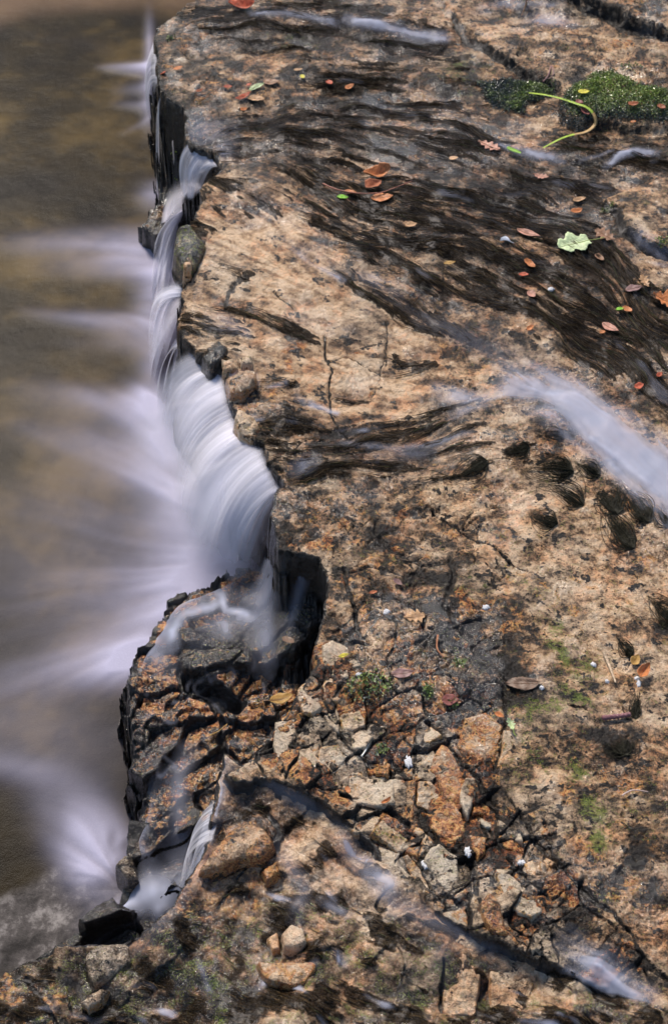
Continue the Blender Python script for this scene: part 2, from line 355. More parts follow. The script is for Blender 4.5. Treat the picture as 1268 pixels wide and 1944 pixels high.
# bare pale stone
area(tone, [(372, 372), (420, 340), (500, 350), (560, 400), (650, 480), (760, 560), (840, 640), (870, 740), (800, 800), (640, 790), (520, 760), (440, 700), (345, 610), (350, 540)], .76, 25, mode='mix')
area(tone, [(840, 880), (1010, 820), (1140, 900), (1268, 1050), (1400, 1100), (1400, 1300), (1230, 1380), (1100, 1250), (960, 1130), (860, 1000), (780, 960)], .74, 40, mode='mix')
area(tone, [(560, 930), (760, 940), (880, 1040), (960, 1220), (960, 1330), (800, 1330), (700, 1270), (620, 1200), (620, 1060), (530, 1030)], .56, 40, mode='mix')
area(tone, [(820, 1180), (960, 1150), (1000, 1300), (900, 1380), (760, 1330)], .36, 40, mode='mix')
area(tone, [(640, 1340), (760, 1250), (900, 1240), (880, 1380), (700, 1370)], .42, 30, mode='mix')
area(tone, [(280, 30), (700, 0), (900, 100), (1000, 280), (900, 330), (700, 330), (430, 290), (300, 180)], .47, 40, mode='mix')
area(tone, [(900, 60), (1100, 50), (1568, 160), (1568, 260), (1040, 150), (940, 110)], .68, 25, mode='mix')
area(tone, [(1160, 410), (1300, 380), (1568, 420), (1568, 540), (1300, 490), (1200, 460)], .66, 20, mode='mix')
area(tone, [(760, 320), (1000, 300), (1150, 350), (1120, 420), (940, 400), (780, 360)], .40, 30, mode='mix')
area(tone, [(1040, 262), (1568, 270), (1568, 330), (1260, 330), (1120, 330)], .42, 20, mode='mix')
area(tone, [(1120, 1380), (1210, 1380), (1220, 1480), (1130, 1490)], .38, 30, mode='mix')
area(tone, [(1060, 1400), (1400, 1450), (1500, 1800), (1268, 1850), (1100, 1700)], .58, 50, mode='mix')
blob(dark, 1175, 1440, 50, 40, 70, .75); blob(dark, 1210, 1630, 60, 20, 60, .6); blob(dark, 1200, 1640, 50, 20, -40, .5); blob(dark, 1195, 1260, 40, 14, 5, .4)
blob(dark, 1080, 1735, 50, 10, 15, .9); blob(dark, 1075, 1770, 30, 8, 15, .8)
# grey shaley stone
area(grey, [(600, 1215), (700, 1280), (800, 1300), (900, 1400), (900, 1500), (1000, 1600), (1060, 1740), (1200, 1860), (1150, 1900), (900, 1790), (700, 1600), (480, 1440), (520, 1380), (590, 1300)], .6, 20)
area(grey, [(930, 1480), (1050, 1480), (1080, 1640), (1000, 1560)], .5, 25)
keep_ = [m_.copy() for m_ in (tone, grey, rust, dark)]
# the wet low rocks
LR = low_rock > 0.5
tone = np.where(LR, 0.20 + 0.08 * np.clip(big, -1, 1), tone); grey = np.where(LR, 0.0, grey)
area(rust, low([(250, 1260), (340, 1240), (500, 1250), (620, 1200), (600, 1290), (500, 1420), (400, 1420), (300, 1400), (250, 1350)], -.19), .85, 25)
area(rust, low([(500, 1240), (600, 1215), (590, 1290), (540, 1350), (500, 1390), (470, 1350)], -.16), .95, 18)
area(rust, low(TIER, -.19), .62, 20)
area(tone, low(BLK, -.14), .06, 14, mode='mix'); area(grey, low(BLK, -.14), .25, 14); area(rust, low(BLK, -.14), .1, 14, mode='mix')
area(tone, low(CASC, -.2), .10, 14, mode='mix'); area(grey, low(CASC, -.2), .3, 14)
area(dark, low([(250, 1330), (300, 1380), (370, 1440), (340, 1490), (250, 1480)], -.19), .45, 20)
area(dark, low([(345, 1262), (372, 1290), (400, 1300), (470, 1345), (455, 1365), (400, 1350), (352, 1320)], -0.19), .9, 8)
# channel floor
area(tone, low([(430, 1470), (560, 1480), (700, 1600), (700, 1700), (560, 1700), (480, 1600)], -.05), .58, 40, mode='mix')
area(tone, low([(0, 1830), (400, 1740), (560, 1700), (560, 1800), (480, 2000), (0, 2000)], -.06), .36, 40, mode='mix')
area(rust, low([(0, 1840), (130, 1880), (130, 1980), (0, 1980)], -.08), .65, 30); area(rust, low([(330, 1680), (500, 1620), (560, 1700), (420, 1790), (330, 1760)], -.06), .42, 30)
area(rust, low([(380, 1570), (500, 1560), (530, 1620), (450, 1660)], -.05), .45, 25)
area(tone, low([(560, 1600), (700, 1640), (800, 1700), (900, 1790), (700, 1800), (600, 1760)], -.05), .66, 40, mode='mix')
area(tone, low([(1000, 1800), (1110, 1850), (1200, 1900), (1100, 1920), (960, 1860)], -.05), .78, 25, mode='mix')
tone, grey, rust, dark = [np.where(d_shelf > 0, k_, m_) for k_, m_ in zip(keep_, (tone, grey, rust, dark))]
tone = tone + 0.30 * fbm(WX * 9, WY * 12, 5, 301, .6) + 0.10 * LICF * sstep(.05, .3, np.clip(1 - frac * 3, 0, 1)) * 0.5
lay2 = fbm(WX * 5 + 3, WY * 7, 5, 80); grey = np.clip(grey + .35 * sstep(.05, .3, fbm(WX * 7, WY * 8, 4, 311)), 0, 1)
# rust stains
for b in [(560, 660, 34, 9, -25, .9), (550, 700, 20, 18, 30, .8), (570, 720, 22, 8, -40, .7), (700, 740, 16, 5, -45, .9), (690, 660, 60, 3, 0, .6), (835, 680, 16, 60, 10, .45), (840, 1460, 50, 60, 0, .6),
          (1060, 1140, 120, 25, 35, .5), (1110, 1100, 40, 20, 30, .6), (1230, 1060, 30, 40, 20, .45), (1200, 960, 40, 20, 0, .7), (1180, 100, 60, 8, -20, .6), (1165, 95, 22, 8, -15, .8), (720, 1040, 90, 16, 20, .5),
          (930, 1150, 40, 20, 0, .6), (900, 1400, 40, 50, 0, .7), (1030, 1570, 60, 30, 40, .5), (1110, 1620, 60, 20, 30, .7), (1230, 1720, 50, 60, 0, .5), (1060, 1500, 40, 20, 30, .5), (340, 90, 40, 6, -6, .6),
          (940, 260, 20, 10, 0, .5), (800, 300, 40, 12, 10, .5), (780, 515, 30, 10, 0, .7), (615, 1480, 20, 10, 30, .8), (820, 1130, 40, 20, 0, .4), (1210, 1490, 80, 40, 20, .3), (1170, 1300, 60, 30, 0, .25),
          (760, 1470, 20, 50, -20, .8), (560, 850, 10, 8, 0, .8), (530, 865, 14, 6, 20, .8), (1220, 1150, 80, 10, 20, .25), (660, 1180, 30, 20, 0, .4), (935, 700, 60, 20, 15, .3)]:
    blob(rust, *b)
rust *= np.clip(0.75 + 0.9 * fbm(WX * 40, WY * 40, 3, 101), 0, 1.6)
# green growth
for b in [(1060, 1210, 20, 60, -15, .75), (1110, 1270, 40, 40, 20, .7), (1090, 1320, 50, 12, 25, .7), (1060, 1340, 50, 18, 10, .55), (1100, 1480, 20, 50, -20, .8), (1130, 1570, 22, 60, -10, .95), (1125, 1610, 14, 30, 10, .6), (985, 1350, 60, 30, 10, .4),
          (960, 1020, 60, 6, 30, .35), (835, 1018, 20, 4, 0, .6), (720, 1060, 50, 12, 0, .4), (1210, 400, 24, 10, 20, .4), (560, 80, 60, 30, 0, .45), (880, 130, 50, 50, 30, .45), (1000, 1110, 60, 10, 30, .3), (900, 1120, 60, 20, 0, .25),
          (840, 1230, 60, 40, 20, .3), (700, 1310, 60, 30, 0, .35), (1180, 1700, 60, 50, 0, .2), (1230, 1560, 70, 60, 0, .25), (640, 1250, 30, 20, 0, .25), (1000, 1440, 60, 60, 0, .3)]:
    blob(moss, *b)
area(moss, low([(0, 1830), (560, 1700), (900, 1850), (1268, 1944), (1268, 2100), (0, 2100)], -.06), .33, 40, mode='add')
moss *= np.clip(0.95 + 1.1 * fbm(WX * 45, WY * 45, 3, 111), 0, 1.5)
# dark streaming algae: density by place
for p, v, s in [
 ([(420, 230), (560, 200), (800, 200), (960, 270), (940, 330), (760, 330), (640, 330), (560, 380), (500, 340), (420, 310)], .52, 25),
 ([(560, 340), (760, 340), (900, 350), (1100, 420), (1240, 560), (1300, 760), (1268, 800), (1160, 730), (1050, 650), (950, 590), (800, 560), (700, 500), (600, 430)], .66, 22),
 ([(880, 440), (1000, 470), (1060, 560), (1200, 640), (1268, 780), (1180, 740), (1080, 670), (1000, 560), (900, 540)], .62, 20),
 ([(1090, 420), (1200, 480), (1268, 540), (1400, 620), (1568, 900), (1268, 700), (1160, 560)], .62, 20),
 ([(600, 130), (880, 110), (960, 230), (820, 240), (640, 220)], .42, 30),
 ([(330, 20), (700, 0), (860, 70), (860, 110), (600, 110), (420, 90)], .50, 25),
 ([(580, 480), (760, 560), (860, 600), (960, 660), (860, 640), (740, 600), (650, 540)], .5, 14),
 ([(740, 580), (840, 590), (860, 640), (790, 640)], .85, 8), ([(735, 660), (830, 660), (830, 700), (760, 700)], .75, 10),
 ([(500, 775), (700, 800), (900, 780), (930, 850), (860, 900), (600, 905), (520, 880)], .46, 16),
 ([(620, 860), (860, 840), (880, 880), (640, 890)], .42, 14), ([(430, 590), (560, 610), (600, 650), (520, 650), (440, 640)], .5, 12),
 ([(345, 590), (400, 600), (460, 640), (440, 700), (400, 690), (345, 640)], .55, 12),
 ([(330, 395), (372, 395), (388, 440), (390, 480), (360, 520), (335, 500)], .9, 6),
 ([(360, 345), (480, 330), (520, 345), (420, 372), (370, 385)], .62, 8),
 ([(640, 740), (720, 745), (690, 760), (630, 755)], .6, 5), ([(480, 735), (570, 728), (560, 745), (490, 755)], .7, 5),
 ([(1040, 260), (1268, 262), (1568, 300), (1568, 330), (1200, 340), (1060, 320)], .42, 18), ([(960, 320), (1180, 330), (1160, 410), (1080, 400), (960, 360)], .5, 25),
 ([(900, 890), (960, 860), (1030, 845), (1050, 870), (960, 890), (860, 925), (760, 930), (850, 910)], .55, 8),
 ([(880, 210), (960, 240), (1000, 290), (940, 280), (890, 250)], .55, 12)]: area(alg, p, v, s)
for x, y, rx, ry, a in [(428, 380, 18, 6, 50), (468, 400, 22, 7, 55), (455, 425, 26, 6, 50), (500, 385, 26, 9, 60), (515, 395, 30, 9, 65), (395, 420, 22, 6, 15), (392, 436, 20, 5, 15), (425, 415, 24, 6, 40), (610, 462, 24, 6, 45), (630, 475, 18, 6, 40), (530, 400, 16, 8, 70),
                        (470, 530, 16, 10, -30), (440, 585, 20, 9, 10), (520, 625, 70, 11, 25), (470, 605, 40, 10, 15), (700, 830, 90, 7, -8), (800, 810, 90, 10, -12), (760, 870, 110, 10, -4), (640, 850, 70, 5, 0), (860, 770, 60, 8, -20), (560, 810, 40, 5, -8), (600, 905, 50, 7, -12),
                        (1000, 850, 30, 9, -15), (780, 350, 120, 8, 5), (900, 375, 120, 10, 10), (610, 330, 30, 50, 0), (610, 370, 30, 22, 40), (1060, 440, 80, 18, 30)]:
    blob(alg, x, y, rx, ry, a, .8, 'max', 0.4)
sp = LICF * 0.32 + LICC * 0.15
A = sstep(0.50, 0.74, alg * 1.15 + sp * (0.6 + 0.4 * (alg > 0.02)))
A *= sstep(0.02, 0.12, alg) * on_shelf
# channel: broad wavy dark growth
algc = Zs(); area(algc, low([(440, 1500), (600, 1560), (760, 1700), (900, 1800), (1268, 1930), (1268, 2100), (-100, 2100), (-100, 1860), (300, 1760), (400, 1640)], -.06), .52, 30)
area(algc, low([(560, 1860), (800, 1880), (1268, 1944), (1268, 2100), (0, 2100), (200, 1900)], -.06), .62, 40)
blotch = fbm(WX * 22, WY * 22, 4, 131)
A = np.maximum(A, sstep(0.50, 0.74, algc + 0.20 * LICC * sstep(600, 760, CX + 0.3 * (CY - 1700)) * 0.9 + 0.5 * blotch) * on_chan)
dark = np.maximum(dark, np.maximum(CR * 1.0, auto * 0.85 * on_shelf)); dark = np.maximum(dark, .85 * HC)
tone = tone + crd * .34 * fbm(WX * 20, WY * 26, 4, 421, .65); rust = rust + crd * .55 * sstep(.12, .45, fbm(WX * 16, WY * 16, 4, 431, .6))
fz = np.clip(frac * 1.2, 0, 1) * (d_shelf > 0)
tone = tone - .06 * crd + fz * ((cid1 - .5) * .34 + (cid2 - .5) * .10); rust = rust + fz * (.62 * (np.sin(cid1 * 331) > .45) + .3 * (np.sin(cid2 * 211) > .7)); grey = np.clip(grey + fz * .5 * (np.sin(cid1 * 171) > .1), 0, .9)
tone = tone + .10 * LICC * (on_chan + .0)
dark = np.maximum(dark, 0.56 * sstep(0.13, 0.42, fbm(WX * 22, WY * 30, 5, 141, .6) + 0.12 * frac + 0.8 * (0.66 - tone)) * on_shelf)
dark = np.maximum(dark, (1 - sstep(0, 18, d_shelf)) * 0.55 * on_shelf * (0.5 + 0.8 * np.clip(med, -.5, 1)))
# steep faces and scarps are darkened
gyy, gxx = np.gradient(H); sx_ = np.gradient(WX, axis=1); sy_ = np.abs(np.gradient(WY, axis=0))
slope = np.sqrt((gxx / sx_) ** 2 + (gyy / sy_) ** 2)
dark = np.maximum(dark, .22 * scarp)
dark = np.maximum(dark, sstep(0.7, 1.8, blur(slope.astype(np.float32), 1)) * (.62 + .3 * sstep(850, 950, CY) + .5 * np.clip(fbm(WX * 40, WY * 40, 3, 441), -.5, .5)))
MOSSP = [[(905, 150), (930, 145), (1000, 150), (1055, 165), (1050, 180), (1000, 195), (990, 215), (960, 210), (925, 190)],
 [(1062, 195), (1090, 175), (1130, 150), (1160, 150), (1200, 170), (1268, 185), (1420, 200), (1420, 252), (1268, 246), (1180, 238), (1130, 240), (1100, 250), (1065, 240), (1058, 215)]]
for mp_ in MOSSP: H = H + (0.006 * sstep(-2, 14, poly_sd(mp_, 30, 1.0))).astype(np.float32)
H = H + (0.0016 * A * (1 + LICF * 0.5)).astype(np.float32) + 0.0008 * np.clip(rust, 0, 1)

# ------------------------------------------------------------------ thin running water on the rock, with painted highlight streaks
F = film
line(F, [(1700, 1280), (1268, 905), (1150, 800), (1040, 730), (960, 700)], 150, .0)
rid = np.abs(perlin(WX * 30 + 0.8 * perlin(WX * 40, WY * 40, 7), WY * 22, 171)); rivm = Zs()
area(rivm, low([(330, 1300), (440, 1300), (520, 1270), (500, 1400), (440, 1480), (300, 1500), (245, 1480), (240, 1300), (290, 1300)], -.19), 1, 16)
RIV = (1 - sstep(0.0, 0.09, rid)) * rivm
RIVM = RIV * sstep(-.1, .3, fbm(WX * 25, WY * 25, 2, 181))
FLW = np.zeros((NY, NX), np.float32)
def wfilm(pts, wd, v, z=0.0, rag=.5):
    m = FLW if z else F; pts = low(pts, z) if z else pts; s = win(pts, wd * 2.5)
    if CX[s].size == 0: return
    d = seg_d(CX[s] + wrpx[s] * rag, CY[s] + wrpy[s] * rag, pts, False); k = np.exp(-(d / (wd * .62)) ** 2) * v
    # fade towards both ends of the wisp
    e0 = np.hypot(CX[s] - pts[0][0], CY[s] - pts[0][1]); e1 = np.hypot(CX[s] - pts[-1][0], CY[s] - pts[-1][1]); k = k * (.35 + .65 * sstep(0, wd * 1.2, np.minimum(e0, e1)))
    m[s] = m[s] + k * (1 - np.clip(m[s], 0, 1))
CH = [(860, 735), (925, 700), (960, 690), (1010, 688), (1100, 735), (1180, 788), (1268, 845), (1568, 1080), (1568, 1260), (1268, 985), (1180, 905), (1100, 840), (1020, 790), (960, 770)]
area(F, CH, .92, 34, rag=.3); F *= sstep(860, 1120, CX) * .9 + .1
area(F, [(790, 610), (900, 600), (1000, 650), (1060, 690), (960, 700), (860, 660)], .12, 30, rag=.4)
wfilm([(1000, 740), (900, 755), (840, 740)], 30, .6); wfilm([(800, 610), (700, 545), (600, 490), (540, 445), (480, 370)], 22, .09); wfilm([(560, 480), (610, 520), (650, 540)], 9, .5)
blob(F, 905, 725, 55, 22, 15, -.55)
for p, wd, v in [([(1080, 60), (1040, 55), (1000, 48)], 22, .55), ([(1060, 30), (960, 22), (900, 30)], 12, .4), ([(840, 72), (780, 66), (720, 52), (660, 46)], 13, .55), ([(640, 50), (560, 36), (480, 30)], 10, .45), ([(760, 60), (850, 75)], 8, .6),
                 ([(985, 288), (1020, 298), (1062, 308)], 14, .75), ([(1150, 318), (1175, 300), (1210, 290), (1245, 296)], 10, .7), ([(940, 275), (980, 290)], 10, .4), ([(1100, 310), (1160, 290)], 5, .35),
                 ([(380, 260), (420, 285), (380, 290)], 40, .35), ([(360, 250), (440, 250)], 30, .3), ([(500, 745), (540, 735)], 9, .6), ([(560, 760), (640, 785), (580, 770)], 9, .45), ([(470, 715), (480, 725)], 16, .6), ([(470, 790), (490, 800)], 14, .7),
                 ([(640, 820), (700, 815)], 8, .4), ([(640, 845), (760, 850), (900, 830)], 10, .28), ([(700, 870), (820, 860)], 14, .3), ([(560, 900), (590, 880)], 22, .4), ([(690, 530), (760, 560)], 14, .3), ([(1200, 455), (1268, 500)], 14, .45), ([(1230, 505), (1268, 510)], 8, .4),
                 ([(860, 790), (930, 760), (990, 745)], 14, .45), ([(400, 600), (470, 640), (400, 620)], 20, .25), ([(430, 720), (480, 730)], 16, .45)]:
    wfilm(p, wd, v)
for p, wd, v, z in [([(1200, 1888), (1170, 1862), (1125, 1830), (1080, 1800)], 40, .62, 0), ([(1225, 1905), (1185, 1898), (1140, 1880), (1090, 1850)], 34, .6, 0), ([(960, 1790), (1000, 1800), (1060, 1850)], 20, .4, -.05),  # bottom-channel strokes paint blurred violet highlights as pale film
                    ([(700, 1680), (740, 1710), (720, 1720)], 20, .6, -.05), ([(740, 1690), (790, 1700)], 14, .5, -.05), ([(690, 1650), (700, 1660)], 10, .6, -.05), ([(640, 1600), (700, 1690), (760, 1750)], 26, .25, -.05), ([(760, 1760), (860, 1790), (960, 1830)], 34, .25, -.05),
                    ([(1150, 1850), (1180, 1880), (1215, 1900)], 16, .7, 0), ([(500, 1500), (560, 1540), (620, 1560)], 24, .25, -.05), ([(530, 1620), (580, 1700), (560, 1760)], 26, .22, -.05), ([(610, 1730), (660, 1760)], 14, .4, -.05), ([(510, 1870), (492, 1890)], 12, .75, -.05),
                    ([(575, 1870), (600, 1850)], 10, .6, -.05), ([(640, 1830), (645, 1850)], 7, .6, -.05), ([(380, 1840), (400, 1900)], 10, .35, -.06), ([(830, 1860), (850, 1830)], 24, .3, -.05), ([(900, 1780), (1000, 1800)], 30, .35, -.05),
                    ([(421, 1520), (400, 1580), (380, 1640), (360, 1680), (335, 1700)], 42, .85, -.12), ([(420, 1525), (412, 1570)], 12, .5, -.08), ([(340, 1700), (290, 1705), (240, 1712), (200, 1725), (165, 1755)], 46, 1.0, -.22), ([(330, 1640), (300, 1660), (330, 1690)], 70, .5, -.2),
                    ([(266, 1575), (258, 1610), (228, 1650), (212, 1695)], 38, 1.0, -.24), ([(290, 1640), (262, 1625)], 14, .6, -.22), ([(300, 1700), (300, 1760), (290, 1790)], 20, .5, -.2), ([(380, 1700), (300, 1790), (270, 1820)], 50, .28, -.12), ([(360, 1450), (340, 1500), (345, 1560), (340, 1620)], 30, .4, -.2),
                    ([(280, 1500), (270, 1560)], 50, .3, -.22),
                    ([(420, 1105), (385, 1125), (340, 1140), (310, 1180), (280, 1220), (255, 1255), (245, 1290)], 34, .95, -.2), ([(415, 1110), (430, 1150), (480, 1180)], 14, .8, -.16), ([(420, 1130), (400, 1150), (350, 1165), (330, 1200), (330, 1230)], 18, .8, -.17), ([(400, 1125), (350, 1150), (310, 1190), (290, 1240)], 44, .6, -.2),
                    ([(440, 1160), (470, 1175)], 18, .5, -.15), ([(420, 1160), (432, 1210)], 14, .45, -.15), ([(370, 1170), (420, 1180), (380, 1210)], 40, .3, -.15), ([(530, 1070), (500, 1150), (500, 1240)], 40, .38, -.14), ([(480, 1090), (470, 1160)], 80, .42, -.15), ([(560, 1075), (585, 1110), (575, 1170), (545, 1215)], 18, .38, -.14),
                    ([(500, 1180), (510, 1250)], 24, .42, -.15), ([(545, 1060), (600, 1080)], 14, .35, -.13), ([(330, 1180), (300, 1260), (320, 1290)], 36, .35, -.19)]:
    wfilm(p, wd, v, z)
FLW = FLW + .55 * blur(RIVM, 1) * (1 - np.clip(FLW, 0, 1)); FLW = np.maximum(FLW, .62 * sstep(.8, 2.2, LICC) * on_chan * sstep(-.1, .2, fbm(WX * 10, WY * 10, 3, 471))); sh_ = sstep(-6, 2, d_shelf)  # rivulet glints and wet channel highlights painted in as pale film
F = np.maximum(F, .16 * sstep(.9, 2.2, LICC) * sstep(.25, .5, blur(alg, 6)) * sstep(-.1, .25, fbm(WX * 8, WY * 8, 3, 451)))  # glossy smears over the algae, painted as faint pale film
F = F * sh_ * np.clip(0.80 + (0.24 * LICC + 0.16 * LICF) * sstep(1.0, .45, F), 0, 1.4) + FLW * (1 - sh_) * np.clip(.85 + .45 * fbm(WX * 18, WY * 18, 3, 151) + .10 * LICC * on_chan, 0, 1.3)
F = np.clip(F, 0, 1) ** 1.3
F[F < .012] = 0
wet = np.clip(0.25 + 0.5 * A + low_rock * .6 + on_chan * .4 + blur(F, 12) * 2 + 0.5 * sstep(.0, .5, fbm(WX * 9, WY * 9, 3, 161)), 0, 1)
area(wet, [(620, 1180), (760, 1100), (950, 1180), (960, 1380), (840, 1400), (700, 1330)], .9, 40); area(wet, [(640, 100), (1000, 250), (940, 330), (700, 330)], .9, 40)
area(wet, [(1030, 1600), (1268, 1640), (1268, 1780), (1120, 1740)], .85, 30)

run = Zs(); area(run, [(372, 372), (420, 340), (500, 350), (560, 400), (650, 480), (760, 560), (840, 640), (870, 740), (900, 880), (640, 890), (520, 780), (440, 700), (345, 610), (350, 540)], .75, 30)
area(run, [(300, 40), (900, 60), (1268, 420), (1400, 700), (1000, 660), (600, 450), (400, 300)], .35, 40)
tone = tone + .10 * LICF * run
# glassy water ridges on the lower red rock
H = H + (0.004 * RIV).astype(np.float32); wet = np.maximum(wet, rivm)
H0 = H.copy()

def hz(X, Y):
    return bil(H, np.asarray(X, float), np.asarray(Y, float), X0, Y0, ST)
def spot(X, Y, lift=0.0):
    """ground point seen at plan reference X,Y, following the relief"""
    z = 0.0
    for _ in range(6):
        x, y = plan(X, Y, z); a, b = unplan(x, y); z = 0.5 * z + 0.5 * (float(bil(HB, a, b, X0, Y0, ST)) + lift)
    x, y = plan(X, Y, z); return float(x), float(y), float(z)
HB = blur(H, 2)

# ------------------------------------------------------------------ object helpers
def tag(o, label=None, cat=None, group=None, kind=None):
    if label: o['label'] = label
    if cat: o['category'] = cat
    if group: o['group'] = group
    if kind: o['kind'] = kind
    return o
def mesh(name, V, Fc, mat=None, smooth=True, parent=None):
    me = D.meshes.new(name); V = np.asarray(V, np.float32).reshape(-1, 3)
    Fc = np.asarray(Fc, np.int32)
    k = Fc.shape[1]; nf = len(Fc)
    me.vertices.add(len(V)); me.vertices.foreach_set('co', V.ravel())
    me.loops.add(nf * k); me.loops.foreach_set('vertex_index', Fc.ravel())
    me.polygons.add(nf); me.polygons.foreach_set('loop_start', np.arange(0, nf * k, k, dtype=np.int32))
    try: me.polygons.foreach_set('loop_total', np.full(nf, k, np.int32))
    except Exception: pass
    me.update(calc_edges=True)
    me.polygons.foreach_set('use_smooth', np.full(nf, smooth)); 
    if mat: me.materials.append(mat)
    o = D.objects.new(name, me); COL.objects.link(o)
    if parent: o.parent = parent
    return o
def attr(o, name, rgb):
    a = o.data.attributes.new(name, 'FLOAT_COLOR', 'POINT'); n = len(o.data.vertices)
    buf = np.ones((n, 4), np.float32)
    for i, c in enumerate(rgb): buf[:, i] = np.asarray(c, np.float32).ravel() if not np.isscalar(c) else c
    a.data.foreach_set('color', buf.ravel())
def gridfaces(ny, nx, keep=None):
    i = np.arange(ny * nx).reshape(ny, nx)
    f = np.stack([i[:-1, :-1], i[1:, :-1], i[1:, 1:], i[:-1, 1:]], -1)
    if keep is not None: f = f[keep]
    return f.reshape(-1, 4)
def compact(V, Fc, *maps):
    u, inv = np.unique(Fc, return_inverse=True)
    return V.reshape(-1, 3)[u], inv.reshape(Fc.shape), [np.asarray(m).ravel()[u] for m in maps]

# ------------------------------------------------------------------ materials
class NT:
    def __init__(s, name):
        s.m = D.materials.new(name); s.m.use_nodes = True; s.t = s.m.node_tree; s.n = s.t.nodes; s.l = s.t.links
        s.p = s.n['Principled BSDF']; s.out = s.n['Material Output']
    def new(s, t, **k):
        n = s.n.new(t)
        for a, b in k.items(): setattr(n, a, b)
        return n
    def put(s, sock, v):
        if isinstance(v, bpy.types.NodeSocket): s.l.new(v, sock)
        elif v is not None:
            sock.default_value = (tuple(v) + (1,) if isinstance(v, tuple) and len(v) == 3 and sock.type == 'RGBA' else v)
    def math(s, op, a, b=None, c=None, clamp=False):
        n = s.new('ShaderNodeMath', operation=op, use_clamp=clamp); s.put(n.inputs[0], a); s.put(n.inputs[1], b)
        if c is not None: s.put(n.inputs[2], c)
        return n.outputs[0]
    def mix(s, f, a, b, mode='MIX'):
        n = s.new('ShaderNodeMix', data_type='RGBA', blend_type=mode); s.put(n.inputs[0], f); s.put(n.inputs[6], a); s.put(n.inputs[7], b); return n.outputs[2]
    def noise(s, scale, detail=4, rough=.6, vec=None, dist=0):
        n = s.new('ShaderNodeTexNoise'); n.inputs['Scale'].default_value = scale; n.inputs['Detail'].default_value = detail; n.inputs['Roughness'].default_value = rough; n.inputs['Distortion'].default_value = dist
        s.l.new(vec or s.co(), n.inputs['Vector']); return n.outputs[0]
    def co(s):
        if not hasattr(s, '_co'): s._co = s.new('ShaderNodeNewGeometry').outputs['Position']
        return s._co
    def at(s, name):
        a = s.new('ShaderNodeAttribute', attribute_name=name); b = s.new('ShaderNodeSeparateColor'); s.l.new(a.outputs['Color'], b.inputs[0]); return b.outputs
    def step(s, v, a, b, lo=0., hi=1.):
        n = s.new('ShaderNodeMapRange', interpolation_type='SMOOTHSTEP'); s.put(n.inputs[0], v); n.inputs[1].default_value = a; n.inputs[2].default_value = b; n.inputs[3].default_value = lo; n.inputs[4].default_value = hi; return n.outputs[0]
    def ramp(s, v, stops):
        n = s.new('ShaderNodeValToRGB'); e = n.color_ramp.elements
        while len(e) < len(stops): e.new(0.5)
        for q, (p, c) in zip(e, stops): q.position = p; q.color = tuple(c) + (1,)
        s.put(n.inputs[0], v); return n.outputs[0]
    def bump(s, h, dist, strength=1.0, n0=None):
        n = s.new('ShaderNodeBump'); n.inputs['Distance'].default_value = dist; n.inputs['Strength'].default_value = strength; s.put(n.inputs['Height'], h)
        if n0: s.l.new(n0, n.inputs['Normal'])
        return n.outputs[0]

